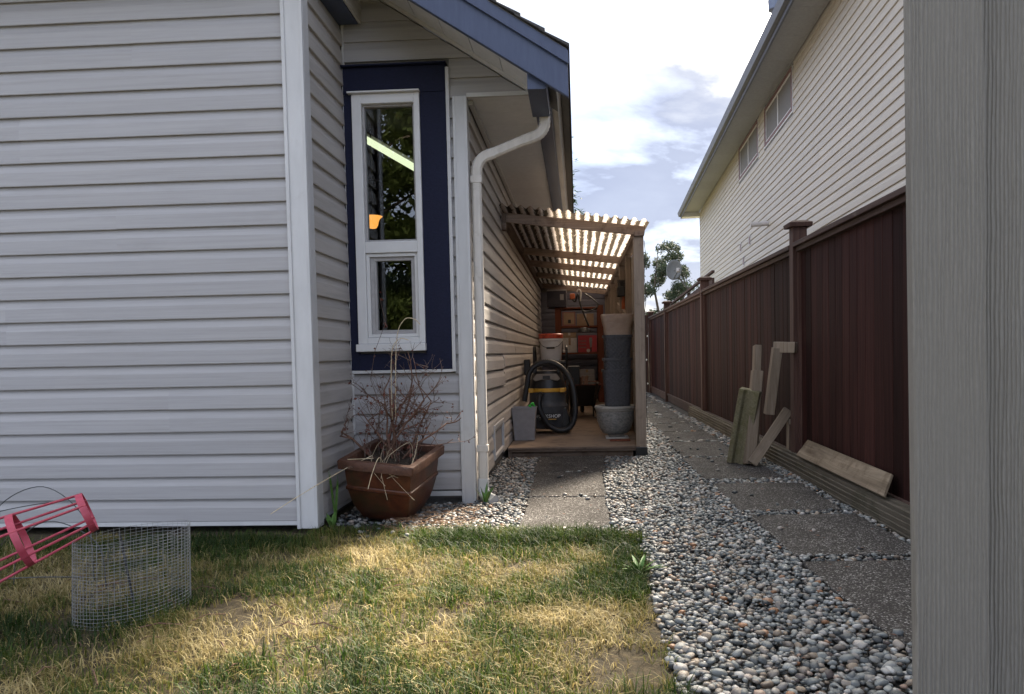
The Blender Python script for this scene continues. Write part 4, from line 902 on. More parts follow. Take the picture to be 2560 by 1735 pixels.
# broom with orange handle on the right wall
br = thing('push_broom', 'broom with orange handle and black head up, standing behind the pots', 'broom', (.545, 9.4, ZF))
MB().tube([(.53, 9.40, ZF), (.575, 9.47, 1.66)], .022, 12).build('handle', 'orange', br, 'auto'); MB().box((.50, 9.38, 1.66), (.590, 9.55, 1.78)).build('head', 'black_plastic', br, bevel=.01)
for q in range(14): MB().beam((.51+.006*q, 9.40+.01*(q % 3), 1.78), (.50+.0068*q, 9.40+.01*(q % 3), 1.86), .004, .03, (0, 1, 0)).build('bristle', 'black_plastic', br)
# shelving
sv = thing('shelving_unit', 'reddish-brown wooden shelving unit at the back of the lean-to', 'shelves', (.02, 13.6, ZF))
for x0_, x1_ in ((-.385, -.285), (.355, .455)):
    for y0_ in (13.32, 13.82): MB().box((x0_, y0_, ZF), (x1_, y0_+.04, 1.80)).build('upright', 'shelfwood', sv, bevel=.003)
for zz in (.26, .45, .955, 1.42, 1.745): MB().box((-.283, 13.33, zz), (.353, 13.86, zz+.03)).build('shelf', 'shelfwood', sv, bevel=.003)
def carton(label, x0_, x1_, z0_, z1_, mat, y0_=13.34, d=.36, name='carton', deco=None):
    t = thing(name, label, 'box', ((x0_+x1_)/2, y0_, z0_), 'boxes on the shelves')
    MB().box((x0_, y0_, z0_+.0015), (x1_, y0_+d, z1_)).build('carton_body', mat, t, bevel=.003)
    if deco: deco(t, y0_)
    else: MB().box(((x0_+x1_)/2-.02, y0_-.0012, (z0_+z1_)/2), ((x0_+x1_)/2+.02, y0_-.0004, z1_-.002)).build('tape', 'cardboard' if mat != 'cardboard' else 'box_white', t)
    return t
def deco_red(t, y):
    MB().prism([(.215, 1.07), (.245, 1.07), (.258, 1.20), (.252, 1.24), (.208, 1.24), (.202, 1.20)], y-.002, y-.0005, 'y').build('printed_lamp', 'box_grey', t)
    MB().box((.217, y-.0022, .995), (.243, y-.0006, 1.068)).build('printed_stem', 'black_plastic', t)
    MB().lathe([(0, 0), (.032, 0), (.032, .002), (0, .002)], 16, (0, 0, 0)).v
    d = MB().lathe([(0, 0), (.030, 0), (.030, .0015), (0, .0015)], 16); d.v = [(.185+a, y-.0004-c, 1.015+b) for a, b, c in d.v]; d.build('round_sticker', 'box_white', t)
    for q in range(3): MB().box((.03, y-.0014, 1.06+q*.055), (.15, y-.0005, 1.085+q*.055)).build('print_stripe', 'box_pink', t)
def deco_photo(t, y):
    MB().box((-.235, y-.0014, 1.475), (-.05, y-.0005, 1.68)).build('print', 'cardboard', t); MB().box((-.16, y-.0024, 1.50), (-.11, y-.0015, 1.56)).build('printed_device', 'black_plastic', t)
carton('brown carton with printed picture, left on the upper shelf', -.262, -.030, 1.45, 1.70, 'box_pink', deco=deco_photo)
carton('plain brown carton, right on the upper shelf', -.005, .290, 1.45, 1.66, 'cardboard')
carton('red carton with a printed lamp on the middle shelf', .01, .335, .985, 1.28, 'box_red', deco=deco_red)
carton('white carton left of the red one on the middle shelf', -.262, -.015, .985, 1.24, 'box_white')
carton('brown carton lying on top of the white middle-shelf carton', -.268, -.02, 1.2415, 1.335, 'cardboard')
carton('grey lower carton on the bottom shelf, below its twin', .03, .285, .48, .58, 'box_grey'); carton('grey upper carton of the pair on the bottom shelf', .025, .282, .5815, .685, 'box_grey')
carton('flat white carton on the left of the bottom shelf', -.20, .0, .48, .66, 'box_white'); carton('flat white carton on top of the left bottom-shelf carton', -.22, .015, .6615, .74, 'box_white')
cr_ = thing('plastic_crate', 'dark storage crate on top of the shelves by the house wall', 'crate', (-.35, 13.5, 1.776))
MB().box((-.515, 13.25, 1.777), (-.185, 13.75, 2.06)).build('body', 'box_dark', cr_, bevel=.008)
for q in range(4): MB().box((-.50, 13.244, 1.80+q*.062), (-.20, 13.249, 1.835+q*.062)).build('rib', 'box_dark', cr_, bevel=.002)
MB().box((-.29, 13.240, 1.90), (-.225, 13.2435, 2.0)).build('sticker', 'box_grey', cr_)
MB().box((-.522, 13.242, 2.061), (-.178, 13.757, 2.085)).build('lid', 'box_grey', cr_, bevel=.004)
MB().box((-.284, 13.34, 1.8) , (-.26, 13.36, 1.801)).build('spacer', 'box_grey', cr_) if False else None
tm = thing('string_trimmer', 'string trimmer hung across the shelves with looped handle', 'trimmer', (.1, 13.1, 1.5))
MB().tube(smooth_path([(-.09, 13.15, 1.93), (-.03, 13.15, 1.86), (.02, 13.12, 1.98), (.06, 13.10, 1.80), (.13, 13.06, 1.60), (.20, 13.02, 1.42)], 6), .016, 8).build('shaft', 'black_metal', tm, True)
MB().tube(smooth_path([(.125, 13.05, 1.99), (.26, 13.02, 1.90), (.355, 13.0, 1.79), (.30, 13.0, 1.72), (.16, 13.04, 1.67), (.10, 13.06, 1.70)], 6), .012, 8).build('loop_handle', 'darkwire', tm, True)
MB().tube(smooth_path([(.0, 13.12, 2.02), (.03, 13.10, 2.06), (.07, 13.10, 2.02), (.06, 13.10, 1.86)], 5), .014, 8).build('grip', 'box_white', tm, True)
MB().lathe([(.0, .09), (.05, .085), (.10, .05), (.125, 0), (.115, 0), (0, .03)], 24, (.115, 13.05, 1.325)).build('guard', 'black_plastic', tm, 'auto')
MB().box((-.12, 13.12, 1.90), (-.03, 13.20, 2.0)).build('motor_housing', 'orange', tm, bevel=.015)

# ------------------------------------------------------------------ planter and dead shrub
PC = Vector((-1.135, 4.545, 0)); pa = R(-12)
PL = thing('planter', 'square rust-brown glazed planter in the recess below the window', 'planter', (PC.x, PC.y, 0.002))
def sq_loft(levels, name, mat, par, bev=.006, inner=False, smooth='auto'):
    m = MB(); n = 4; k = 5
    def ringp(w, z):
        out = []; c = min(.012, w*.06)
        for i in range(4):
            a = math.pi/2*i + math.pi/4
            base = Vector((math.cos(a), math.sin(a)))*w*math.sqrt(2); nx1 = Vector((math.cos(a+math.pi/4), math.sin(a+math.pi/4)))
            for j in range(3):
                th = a-math.pi/4+ (math.pi/2)*j/2; ctr = base - Vector((math.cos(a), math.sin(a)))*c*math.sqrt(2)
                p = ctr + Vector((math.cos(th), math.sin(th)))*c; out.append((p.x*math.cos(pa)-p.y*math.sin(pa)+PC.x, p.x*math.sin(pa)+p.y*math.cos(pa)+PC.y, z))
        return out
    L = 12
    for w, z in levels: m.v += ringp(w, z)
    for i in range(len(levels)-1): m.f += [(i*L+a, i*L+(a+1) % L, (i+1)*L+(a+1) % L, (i+1)*L+a) for a in range(L)]
    m.f += [tuple(range(L-1, -1, -1)), tuple((len(levels)-1)*L+a for a in range(L))]
    return m.build(name, mat, par, smooth, bev)
sq_loft([(.122, .004), (.138, .02), (.168, .08), (.186, .135), (.198, .19), (.202, .205)], 'body', 'terracotta', PL, 0)
sq_loft([(.2025, .2055), (.209, .212), (.209, .226), (.204, .232)], 'moulding', 'terracotta', PL, 0)
sq_loft([(.203, .2325), (.209, .30), (.211, .335)], 'collar', 'terracotta', PL, 0)
rm_ = [(.212, .336), (.238, .340), (.240, .385), (.236, .392), (.200, .392), (.196, .386), (.194, .345)]
m_ = sq_loft(rm_, 'rim', 'rust_rim', PL, 0)
bmx = bmesh.new(); bmx.from_mesh(m_.data); bmx.faces.ensure_lookup_table()
big = sorted((f_ for f_ in bmx.faces if len(f_.verts) == 12), key=lambda f_: f_.calc_area()); bmesh.ops.delete(bmx, geom=big, context='FACES'); bmx.to_mesh(m_.data); bmx.free()
so_ = MB(); nn_ = 9
for j in range(nn_):
    for i in range(nn_):
        a_, b_ = (-1+2*i/(nn_-1))*.194, (-1+2*j/(nn_-1))*.194; so_.v.append((PC.x+a_*math.cos(pa)-b_*math.sin(pa), PC.y+a_*math.sin(pa)+b_*math.cos(pa), .345+random.uniform(-.012, .012)))
so_.f = [(j*nn_+i, j*nn_+i+1, (j+1)*nn_+i+1, (j+1)*nn_+i) for j in range(nn_-1) for i in range(nn_-1)]; so_.build('potting_soil', 'soil', PL, True)
PL.rotation_euler = (R(9.5), R(2.5), 0); PL.location.z += .020
SHR = thing('dead_shrub', 'bare dead shrub with reddish twigs growing in the square planter', 'shrub', (PC.x, PC.y, .34))
rs = random.Random(11)
thick, thin_, leaves = MB(), MB(), MB()
def leaf(p, s):
    d = Vector((rs.uniform(-1, 1), rs.uniform(-1, 1), rs.uniform(-1.3, .2))).normalized(); sd_ = d.cross(Vector((rs.uniform(-1, 1), rs.uniform(-1, 1), rs.uniform(-1, 1)))).normalized(); n_ = d.cross(sd_)
    leaves.add([p, p+d*s*.5+sd_*s*.3+n_*s*.12, p+d*s, p+d*s*.5-sd_*s*.3+n_*s*.12], [(0, 1, 2), (0, 2, 3)])
def branch(p, d, L, rad, depth):
    n = 5; pts = [p]; dd = d.copy()
    for i in range(n):
        dd = (dd + Vector((rs.gauss(0, .16), rs.gauss(0, .13), rs.gauss(.03, .12)))).normalized(); pts.append(pts[-1]+dd*(L/n))
        if pts[-1].y > 4.90: pts[-1].y = 4.90-rs.uniform(0, .02)
        if pts[-1].x < -1.44: pts[-1].x = -1.44+rs.uniform(0, .02)
    (thick if rad > .0035 else thin_).tube(pts, rad, 6 if rad > .004 else 4, scales=[1-.55*i/n for i in range(n+1)])
    if depth > 0:
        for k in range(rs.choice((2, 3, 3)) if depth > 1 else rs.choice((2, 3, 4))):
            i = rs.randint(2, n); nd = (dd*.7 + Vector((rs.gauss(0, .65), rs.gauss(0, .45), rs.gauss(.15, .4)))).normalized(); branch(pts[i], nd, L*rs.uniform(.42, .66), max(.0014, rad*.52), depth-1)
    if depth <= 1 and rs.random() < .5:
        for k in range(rs.randint(1, 2)): leaf(pts[rs.randint(2, n)], rs.uniform(.010, .022))
for dx, dy, dz, L, rad in ((-.10, 0, 1, .46, .012), (.16, .05, 1, .50, .013), (-.75, -.1, .75, .40, .010), (.62, -.1, .7, .40, .009), (.05, .1, 1, .52, .010), (.35, -.2, .9, .42, .008), (-.35, .1, .95, .46, .008), (-.5, .0, 1, .42, .007), (.3, .1, 1, .46, .008), (.8, .0, .75, .30, .006)):
    branch(Vector((PC.x+rs.uniform(-.06, .08), PC.y+rs.uniform(-.06, .06), .335)), Vector((dx, dy, dz)).normalized(), L, rad, 3)
# straight red weed stems with dangling leaves
for k in range(26):
    x_, y_ = PC.x+rs.uniform(-.17, .17), PC.y+rs.uniform(-.15, .15); hh = rs.uniform(.15, .50) if k else 1.02
    if k == 0: x_, y_ = PC.x-.085, PC.y+.02
    pts = [Vector((x_+rs.gauss(0, .008)*i, y_+rs.gauss(0, .006)*i, .335+hh*i/6)) for i in range(7)]
    thin_.tube(pts, .0026, 4, scales=[1-.6*i/6 for i in range(7)])
    for i in range(1, 7):
        for q in range(2 if k else 3): 
            if rs.random() < .75: leaf(pts[i]+Vector((0, 0, rs.uniform(-.04, .04))), rs.uniform(.014, .034))
thick.build('branches', 'bark', SHR, True); thin_.build('twigs', 'twig', SHR, True); leaves.build('dry_leaves', 'deadleaf', SHR)
sx_ = MB()
for P in ([(-1.13, 4.30, .37), (-1.135, 4.22, .41), (-1.165, 4.19, .33), (-1.19, 4.18, .24)], [(-1.22, 4.40, .40), (-1.35, 4.28, .34), (-1.50, 4.02, .25), (-1.62, 3.86, .17)], [(-1.10, 4.5, .6), (-1.07, 4.45, 1.06), (-1.02, 4.43, 1.19), (-.96, 4.43, 1.20), (-.92, 4.43, 1.165)], [(-1.12, 4.5, .6), (-1.10, 4.44, .98), (-1.05, 4.42, 1.08), (-.99, 4.42, 1.075)], [(-1.2, 4.35, .39), (-1.32, 4.24, .40)]):
    sx_.tube(smooth_path(P, 5), .0028, 5, scales=[.55+.45*abs(math.sin(q*1.9)) for q in range(5*(len(P)-1)+1)])
for k in range(6):
    x_, y_ = PC.x+rs.uniform(-.18, .18), PC.y-rs.uniform(-.1, .19); sx_.tube(smooth_path([(x_, y_, .34), (x_+rs.gauss(0, .03), y_-.03, .42+rs.uniform(0, .08)), (x_+rs.gauss(0, .06), min(y_, 4.33)-.04, .36), (x_+rs.gauss(0, .06), min(y_, 4.31)-.05, rs.uniform(.12, .3))], 3), .0013, 3)
sx_.build('dry_grass', 'straw', SHR)
# fallen litter at the planter's foot
lit = MB()
for k in range(420):
    x_, y_ = rs.uniform(-1.05, -.62), rs.uniform(4.05, 4.75); a_ = rs.uniform(0, 6.3); L = rs.uniform(.03, .10); z_ = .012+rs.uniform(0, .03)
    lit.tube([(x_, y_, z_), (x_+L*math.cos(a_), y_+L*math.sin(a_)*.8, z_+rs.uniform(-.008, .012))], .0012, 3)
lo_ = lit.build('dry_needles', two_tone('dry_needle', (.16, .085, .045), (.33, .21, .12), (20, 20, 20), .8, .1, .002, 0, 3), None, origin=(-.85, 4.4, 0)); lo_['kind'] = 'stuff'; tag(lo_, 'brown dry needles scattered at the foot of the planter', 'plant litter')

# ------------------------------------------------------------------ wire mesh roll, pink cage, hoops
WR = thing('wire_mesh_roll', 'open roll of galvanised wire mesh standing on the lawn', 'wire mesh', (-1.74, 2.86, 0))
def wp(th, z):
    ca, sa = math.cos(th), math.sin(th); a_, b_ = .222, .135; ux, uy = .49, .872; k = 1+.035*math.sin(3*th+1)+.018*math.sin(7*th)+.05*z*math.sin(2*th)
    tx, ty = .02*z, .05*z
    return (-1.735 + ux*a_*ca*k - uy*b_*sa*k + tx*z, 2.825 + uy*a_*ca*k + ux*b_*sa*k + ty, .01+z)
wm = MB(); NH_, NV_ = 25, 62
for i in range(NH_): wm.tube([wp(2*math.pi*q/56, i*.0128+.0012*math.sin(q*.7+i)) for q in range(56)], .0008, 3, True)
wm.build('hoop_wires', 'wire', WR)
wm = MB()
for q in range(NV_): wm.tube([wp(2*math.pi*q/NV_, z_) for z_ in (0, .08, .16, .24, .312)], .0008, 3)
wm.build('upright_wires', 'wire', WR)
PK = thing('pink_plant_cage', 'pink metal plant cage lying tilted by the wire mesh roll', 'plant cage', (-2.2, 2.75, .1))
c1, c2 = Vector((-1.862, 2.75, .416)), Vector((-2.029, 2.64, .345)); axd = (c1-c2).normalized()
e1 = Vector((0, 1, 0)); e1 = (e1-axd*e1.dot(axd)).normalized(); e2 = axd.cross(e1).normalized()
if e2.z < 0: e2 = -e2
def cpt(t, th): 
    c = c1 - axd*t; rad = .073 + t*.115; return c + e1*(rad*math.cos(th)) + e2*(rad*math.sin(th))
for t in (0.0, .222, .45, .70):
    b_ = MB(); n_ = 36
    for q in range(n_):
        th = 2*math.pi*q/n_; o_ = (cpt(t, th)-(c1-axd*t)).normalized()
        for dt_, do_ in ((-.012, 0), (.012, 0), (.012, .004), (-.012, .004)): b_.v.append(tuple(cpt(t+dt_, th)+o_*do_))
    b_.f = [(q*4+a, q*4+(a+1) % 4, ((q+1) % n_)*4+(a+1) % 4, ((q+1) % n_)*4+a) for q in range(n_) for a in range(4)]
    b_.build('ring', 'pink', PK, 'auto')
for q in range(6):
    th = R(30+60*q+12); MB().tube([cpt(-.012, th), cpt(.9, th)], .0048, 8).build('rod', 'pink', PK, True)
wh = thing('wire_hoop', 'thin grey wire tomato hoops tangled behind the pink cage', 'wire hoop', (-2.2, 3.1, 0))
for P in ([(-2.62, 3.2, .10), (-2.58, 3.2, .34), (-2.36, 3.2, .44), (-2.14, 3.15, .30), (-2.08, 3.1, .05)], [(-2.40, 3.05, .05), (-2.36, 3.05, .24), (-2.18, 3.0, .33), (-1.98, 2.98, .24), (-1.93, 2.95, .06)], [(-2.75, 2.9, .06), (-2.3, 2.9, .12), (-1.95, 2.85, .14)], [(-2.75, 2.95, .30), (-2.45, 3.1, .36), (-2.3, 3.15, .38)]):
    MB().tube(smooth_path(P, 8), .0022, 6).build('wire', 'darkwire', wh, True)
sk = thing('garden_stake', 'dark thin stake standing inside the wire mesh roll', 'stake', (-1.83, 2.93, 0)); MB().tube([(-1.77, 2.88, 0), (-1.87, 2.96, .29)], .005, 6).build('stake', 'black_metal', sk)

# ------------------------------------------------------------------ weeds
def weed(name, label, x0_, y0_, hs, n, w_, spread, mat='weed', seed=1):
    q_ = random.Random(seed); t = thing(name, label, 'weed', (x0_, y0_, 0), None)
    for k in range(n):
        a_ = q_.uniform(0, 6.3); L = hs*q_.uniform(.6, 1); m = MB(); sp_ = spread*q_.uniform(.4, 1.1); c_, s_ = math.cos(a_), math.sin(a_)
        P = [(x0_+c_*sp_*t_**1.3*L, y0_+s_*sp_*t_**1.3*L, L*(t_-.35*sp_*t_*t_)) for t_ in (0, .25, .5, .75, 1)]
        ww = [w_*.35, w_*.8, w_, w_*.7, w_*.04]
        for (px, py, pz), wd in zip(P, ww): m.v += [(px-s_*wd, py+c_*wd, pz), (px, py, pz-wd*.35), (px+s_*wd, py-c_*wd, pz)]
        m.f = [(i*3+j, i*3+j+1, i*3+j+4, i*3+j+3) for i in range(4) for j in range(2)]; m.build('leaf', mat, t, True)
weed('weed', 'broad-leaved weed tuft in front of the downspout foot', -.615, 4.86, .17, 9, .011, .55, seed=3)
weed('weed', 'flat green dandelion rosette at the lawn edge by the gravel', .25, 3.30, .11, 13, .009, 1.25, seed=5)
weed('weed', 'small green seedling in the dark gap left of the planter', -1.42, 4.24, .11, 7, .016, .7, seed=8)
weed('weed', 'spindly weed climbing the return wall left of the planter', -1.44, 4.36, .45, 6, .008, .18, seed=9)

# ------------------------------------------------------------------ trees
def leaf_cloud(mb, centers, n_per, size, rnd, flat=.6):
    for c, rad in centers:
        for k in range(n_per):
            d = Vector((rnd.gauss(0, 1), rnd.gauss(0, 1), rnd.gauss(0, flat))).normalized()*rad*rnd.uniform(.25, 1)**.6
            p = c+d; a = Vector((rnd.uniform(-1, 1), rnd.uniform(-1, 1), rnd.uniform(-1, 1))).normalized(); b_ = a.orthogonal().normalized(); s = size*rnd.uniform(.6, 1.3)
            mb.add([p-a*s, p+b_*s*.42, p+a*s, p-b_*s*.42], [(0, 1, 2, 3)])
def conifer(name, label, x0_, y0_, h, w, mat, seed, group='trees beyond the houses'):
    q = random.Random(seed); t = thing(name, label, 'tree', (x0_, y0_, -.03), group)
    MB().tube([(x0_, y0_, -.03), (x0_+.1, y0_, h*.5), (x0_, y0_, h*.99)], h*.018, 8, scales=[1, .6, .08]).build('trunk', 'trunk', t, True)
    cr = MB(); nlay = int(h*3.2)
    for i in range(nlay):
        z_ = h*(.12+.87*i/nlay); R_ = w*(1-i/nlay)**.85*q.uniform(.75, 1.1)+.12
        for k in range(max(4, int(9*(1-i/nlay))+4)):
            a_ = q.uniform(0, 6.3); L = R_*q.uniform(.6, 1.08)
            for s_ in range(int(12+L*11)):
                u_ = q.uniform(.12, 1); p = Vector((x0_+math.cos(a_)*L*u_, y0_+math.sin(a_)*L*u_, z_-.22*L*u_*u_+q.gauss(0, .07))); 
                d = Vector((math.cos(a_)+q.gauss(0, .5), math.sin(a_)+q.gauss(0, .5), q.gauss(-.25, .3))).normalized(); sd_ = d.cross(Vector((0, 0, 1))).normalized(); ln = q.uniform(.12, .28)
                cr.add([p-sd_*.05, p+d*ln, p+sd_*.05, p-d*ln*.3], [(0, 1, 2, 3)])
    cr.build('crown', mat, t); return t
def broadleaf(name, label, x0_, y0_, h, crown, mat, seed, n_per, size, group='trees beyond the houses', trunks=1, z0=.35, nb=16, flat=.6):
    q = random.Random(seed); t = thing(name, label, 'tree', (x0_, y0_, -.03), group); lb = MB(); cents = []
    for s_ in range(trunks):
        bx = x0_+(s_-(trunks-1)/2)*.9; P = [Vector((bx, y0_, -.03)), Vector((bx+q.gauss(0, .15), y0_, h*.35)), Vector((bx+q.gauss(0, .3), y0_, h*.65)), Vector((bx+q.gauss(0, .35), y0_, h*.95))]
        lb.tube(P, h*.017, 8, scales=[1, .75, .45, .1])
        for k in range(nb):
            u_ = q.uniform(z0, .97); b0 = P[1].lerp(P[3], max(0, (u_-.35)/.6)) if u_ > .35 else P[0].lerp(P[1], u_/.35)
            a_ = q.uniform(0, 6.3); L = crown*(1-.55*abs(u_-.55)/.45)*q.uniform(.5, 1.05); e_ = b0+Vector((math.cos(a_)*L, math.sin(a_)*L, q.uniform(.0, .5)*L))
            lb.tube([b0, b0.lerp(e_, .5)+Vector((0, 0, .08*L)), e_], h*.0045, 5, scales=[1, .6, .2])
            for w_ in (.45, .75, 1.0): cents.append((b0.lerp(e_, w_)+Vector((q.gauss(0, .15), q.gauss(0, .15), q.gauss(.1, .15)))*L*.4, L*.26+.22))
    lb.build('trunk', 'trunk', t, True); cr = MB(); leaf_cloud(cr, cents, n_per, size, q, flat); cr.build('crown', mat, t); return t
conifer('spruce_tree', 'dark spruce tree rising just behind the house eave', -.70, 36, 13.5, 2.3, 'leaf_dark', 4)
broadleaf('pine_tree', 'tall airy pine with several bare trunks beyond the path', 4.35, 40, 6.5, .95, 'leaf_pine', 6, 95, .085, trunks=3, z0=.30, nb=13)
conifer('spruce_tree', 'low dark conifer standing left of the airy pine', 2.9, 45, 4.6, 1.4, 'leaf_pine', 9)
broadleaf('garden_tree', 'broad green tree behind the camera, mirrored in the tall window', -5.2, -9, 11, 3.6, 'leaf_green', 12, 210, .14, 'trees behind the lawn', 1, .12, 34)
broadleaf('garden_tree', 'drooping green tree beside it, mirrored at the window edge', -1.6, -12, 9, 3.0, 'leaf_green', 15, 120, .13, 'trees behind the lawn', 1, .12, 26)

hg = thing('added_hedge', 'unseen dark hedge added behind the lawn to darken the lower window pane', 'hedge', (-4, -14, 0)); hm = MB(); hq = random.Random(3)  # hedge added out of view to block sky mirrored in the lower pane
for k in range(16000):
    p = Vector((hq.uniform(-11, 4), -14+hq.choice((-1, 1))*hq.uniform(.3, .75), hq.uniform(0, 3.6))); a_ = Vector((hq.gauss(0, .6), hq.gauss(0, .6), 1)).normalized(); b_ = a_.orthogonal().normalized(); s_ = hq.uniform(.08, .2); hm.add([p-a_*s_, p+b_*s_*.4, p+a_*s_, p-b_*s_*.4], [(0, 1, 2, 3)])
hm.build('foliage', 'leaf_dark', hg); MB().box((-11, -14.3, -.03), (4, -13.7, 3.3)).build('hedge_core', 'leaf_dark', hg)
# ------------------------------------------------------------------ pebbles
def ico(sub):
    bm = bmesh.new(); bmesh.ops.create_icosphere(bm, subdivisions=sub, radius=1); v = np.array([x_.co for x_ in bm.verts]); bm.faces.ensure_lookup_table(); f_ = np.array([[a.index for a in q.verts] for q in bm.faces]); bm.free(); return v, f_
IV2, IF2 = ico(2); IV1, IF1 = ico(1)
def stone_shape(V, k):
    rr = np.random.default_rng(100+k); d = rr.normal(size=(5, 3)); d /= np.linalg.norm(d, axis=1)[:, None]; s = 1+sum(.10*rr.uniform(-1, 1)*np.clip(V@dd, -1, 1)**2 for dd in d)
    V = V*s[:, None]
    for dd in rr.normal(size=(5, 3)):
        dd /= np.linalg.norm(dd); lim = rr.uniform(.55, .85); h_ = V@dd; V = V - np.clip(h_-lim, 0, None)[:, None]*dd*.85
    return V*np.array([1, rr.uniform(.62, .95), rr.uniform(.42, .68)])
SH1 = [stone_shape(IV1, k) for k in range(8)]; SH2 = [stone_shape(IV2, k) for k in range(8)]
pos = []
def scatter(x0_, x1_, y0_, y1_, step, layers=(0.0, .6)):
    for li in layers:
        nx = int((x1_-x0_)/step); ny = int((y1_-y0_)/step)
        gx_, gy_ = np.meshgrid(np.arange(nx), np.arange(ny)); X_ = x0_+(gx_+.5*(gy_ % 2)+li+rng.uniform(-.42, .42, gx_.shape))*step; Y_ = y0_+(gy_+li+rng.uniform(-.42, .42, gx_.shape))*step
        for a, b in zip(X_.ravel(), Y_.ravel()): pos.append((a, b, step, li))
scatter(.20, 1.64, 1.85, 5.0, .0262); scatter(.20, 1.64, 5.0, 7.6, .030); scatter(.62, 1.64, 7.6, 11.0, .044); scatter(.62, 1.64, 11.0, 18.2, .07, (0,))
scatter(-1.46, .22, 4.0, 7.1, .029); scatter(.2, .66, 7.1, 7.6, .036)
pv, pf, pr_, near = [], [], [], []; base = 0
VP_ = []
for a, b, st_, li in pos:
    if inpoly(a, b, LAWN) and not (rng.random() < .06 and b > 3.6): continue
    if a < -.715 and b > 4.86: continue
    if b > 7.02 and -.72 < a < .635: continue
    if a < -1.0 and rng.random() < .55: continue
    if a < -.80 and b < 4.45 and rng.random() < .35: continue
    if (PC.x-.13 < a < PC.x+.13 and PC.y-.13 < b < PC.y+.13): continue
    os_ = onslab(a, b, -.004)
    if os_ and rng.random() > .005: continue
    s = st_*(.30+.58*rng.random()**1.3)*(1.35 if rng.random() < .10 else 1); z = (.020+.007 if os_ else (-.002+rng.uniform(0, .012)+(.012 if li else 0)))
    k = int(rng.integers(8)); ang = rng.uniform(0, 6.28); tilt = rng.normal(0, .22, 2)
    pos_s = (a, b, z, s, k, ang, tilt[0], tilt[1], rng.random())
    d2_ = (Vector((a, b, z))-Vector((0, 0, EYE)))
    t_ = d2_.dot(f); sx2 = 1340+1900*d2_.dot(r)/t_; sy2 = 960-1900*d2_.dot(u)/t_
    if t_ > 0 and -20 < sx2 < 2270 and sy2 < 1750 and li and not os_: near.append((s/t_, pos_s))
    VP_.append(pos_s)
near.sort(key=lambda q: -q[0]); top300 = [q[1] for q in near[:300]]; tid = set(id(q) for q in top300)
def rotm(ang, tx, ty):
    ca, sa = math.cos(ang), math.sin(ang); Rz = np.array([[ca, -sa, 0], [sa, ca, 0], [0, 0, 1]]); cx, sx3 = math.cos(tx), math.sin(tx); Rx = np.array([[1, 0, 0], [0, cx, -sx3], [0, sx3, cx]]); cy, sy3 = math.cos(ty), math.sin(ty); Ry = np.array([[cy, 0, sy3], [0, 1, 0], [-sy3, 0, cy]]); return Rz@Rx@Ry
allv, allf, allr = [], [], []
for q in VP_:
    if id(q) in tid: continue
    a, b, z, s, k, ang, tx, ty, rd = q; far = b > 8.2
    V = (SH1[k]*s)@rotm(ang, tx, ty).T + np.array([a, b, z]); allv.append(V); allf.append(IF1+base); allr.append(np.full(len(V), rd)); base += len(V)
def np_mesh(name, V, F, rnd, mat, parent, origin):
    me = bpy.data.meshes.new(name); V = V-np.array(origin); me.vertices.add(len(V)); me.vertices.foreach_set('co', V.astype(np.float32).ravel()); n = F.shape[1]
    me.loops.add(F.size); me.loops.foreach_set('vertex_index', F.astype(np.int32).ravel()); me.polygons.add(len(F)); me.polygons.foreach_set('loop_start', np.arange(0, F.size, n, dtype=np.int32)); me.polygons.foreach_set('loop_total', np.full(len(F), n, np.int32))
    at = me.attributes.new('rnd', 'FLOAT', 'POINT'); at.data.foreach_set('value', rnd.astype(np.float32)); me.materials.append(M[mat]); me.update(); me.validate(); me.polygons.foreach_set('use_smooth', [True]*len(F))
    o = bpy.data.objects.new(name, me); return link(o, parent, origin)
po = np_mesh('pebbles', np.vstack(allv), np.vstack(allf), np.concatenate(allr), 'pebbles', gb, WL[gb.name]); po['kind'] = 'stuff'
SHM = []
for k in range(8):
    m = MB(); m.v = [tuple(x_) for x_ in SH2[k]]; m.f = [tuple(int(i) for i in x_) for x_ in IF2]; SHM.append(m.mesh('pebble', M['pebble'], True))
for a, b, z, s, k, ang, tx, ty, rd in top300: inst('pebble', SHM[k], gb, (a, b, z), (tx, ty, ang), (s, s, s))

dl = MB(); q_ = random.Random(21)
for k in range(230):
    x_, y_ = (q_.uniform(.3, 1.6), q_.uniform(2.2, 9)) if k % 3 else (q_.uniform(-.65, .5), q_.uniform(4.2, 7.0)); s_ = q_.uniform(.006, .016); a_ = q_.uniform(0, 6.3); ca, sa = math.cos(a_)*s_, math.sin(a_)*s_; z_ = .030+q_.uniform(0, .006)
    dl.add([(x_-ca, y_-sa, z_), (x_+sa*.5, y_-ca*.5, z_+.004), (x_+ca, y_+sa, z_+.002), (x_-sa*.5, y_+ca*.5, z_+.003)], [(0, 1, 2, 3)])
dlo = dl.build('leaf_litter', 'bark', None, origin=(.6, 5, .02)); dlo['kind'] = 'stuff'; tag(dlo, 'tiny brown dead leaves strewn over gravel and slabs', 'leaf litter')
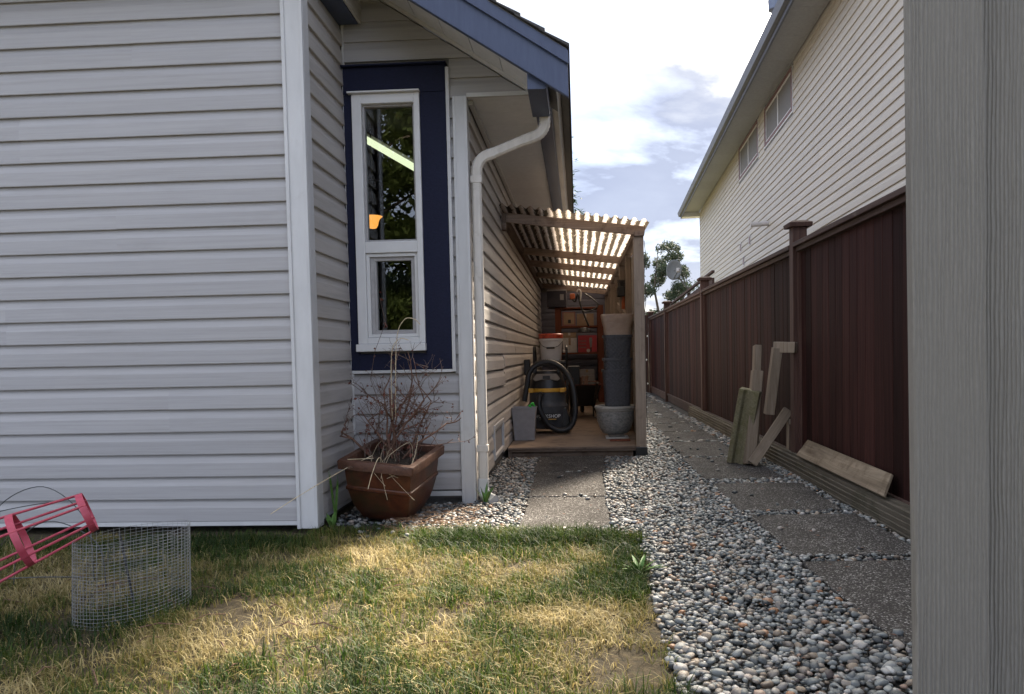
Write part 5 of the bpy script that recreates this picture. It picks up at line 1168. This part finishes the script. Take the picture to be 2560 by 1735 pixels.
# ------------------------------------------------------------------ grass
def vn(x_, y_, s, o=0.0): return mnoise.noise(Vector((x_*s+o, y_*s-o, o*.7)))
GV, GF, GR = [], [], []; gbase = 0
def blades(n, x0_, x1_, y0_, y1_, hmul=1.0, edge=False):
    global gbase
    X_ = rng.uniform(x0_, x1_, n); Y_ = rng.uniform(y0_, y1_, n)
    for a, b in zip(X_, Y_):
        if not inpoly(a+.06*vn(a, b, 6, 2)+.035*vn(a, b, 17, 5), b+.07*vn(a, b, 6, 7)+.03*vn(a, b, 15, 8), LAWN): continue
        if b > 4.22 or (a < -1.5 and b > 4.04+.03*math.sin(a*9)): continue
        g = vn(a, b, 1.7, 3)*.9+vn(a, b, 4.5, 9)*.55+vn(a, b, 13, 4)*.35
        dens = .55+.95*vn(a, b, 3.1, 21)+.6*vn(a, b, 9, 17)+.4*g
        if rng.random() > dens+.25: continue
        tuft = max(0, vn(a, b, 6, 31))
        shade_side = 0.0
        dry = np.clip(.50-1.05*g+rng.normal(0, .17), .02, 1)
        if rng.random() < .20: dry = rng.uniform(.6, 1)
        if b > 3.75 or a > .14: dry = max(.02, dry-.26)
        h = (.022+.040*rng.random()**1.4+.055*tuft*rng.random()+(.03 if dry < .3 else 0)*rng.random())*hmul
        ang = rng.uniform(0, 6.28); ln = rng.uniform(.2, 1.3)*(1.35 if dry > .6 else 1.0); w = rng.uniform(.0010, .0024); c, s = math.cos(ang), math.sin(ang); px, py = -s*w, c*w
        h1, h2 = h*.55, h*(1-.28*min(ln, 1.4)); l1, l2 = h*.32*ln, h*.95*ln
        GV.extend(((a-px, b-py, 0), (a+px, b+py, 0), (a+c*l1-px*.8, b+s*l1-py*.8, h1), (a+c*l1+px*.8, b+s*l1+py*.8, h1), (a+c*l2, b+s*l2, max(.004, h2))))
        GF.extend(((gbase, gbase+1, gbase+3), (gbase, gbase+3, gbase+2), (gbase+2, gbase+3, gbase+4))); GR.extend((dry,)*5); gbase += 5
blades(105000, -3.1, .40, 1.9, 4.2); blades(9000, -.9, .36, 3.85, 4.16, 1.25); blades(5000, .12, .40, 1.9, 4.0, 1.2); blades(9000, -4.6, -3.1, 2.4, 4.2)
go = np_mesh('grass', np.array(GV), np.array(GF), np.array(GR), 'grass', None, (0, 0, .002)); go.location = (0, 0, .0); go['kind'] = 'stuff'; tag(go, 'short patchy grass, half green and half dried to straw', 'grass')
tw = MB(); q_ = random.Random(5)
for k in range(46):
    x_, y_ = q_.uniform(-2.4, -.3), q_.uniform(2.1, 3.3); a_ = q_.gauss(.2, .5); L = q_.uniform(.04, .16); tw.tube([(x_, y_, .02), (x_+L*.5*math.cos(a_), y_+L*.5*math.sin(a_), .028+q_.uniform(0, .012)), (x_+L*math.cos(a_), y_+L*math.sin(a_), .02)], q_.uniform(.0012, .003), 4)
two = tw.build('fallen_twigs', 'bark', None, origin=(-1.3, 2.6, 0)); two['kind'] = 'stuff'; tag(two, 'small dark fallen twigs lying scattered in the grass', 'twigs')
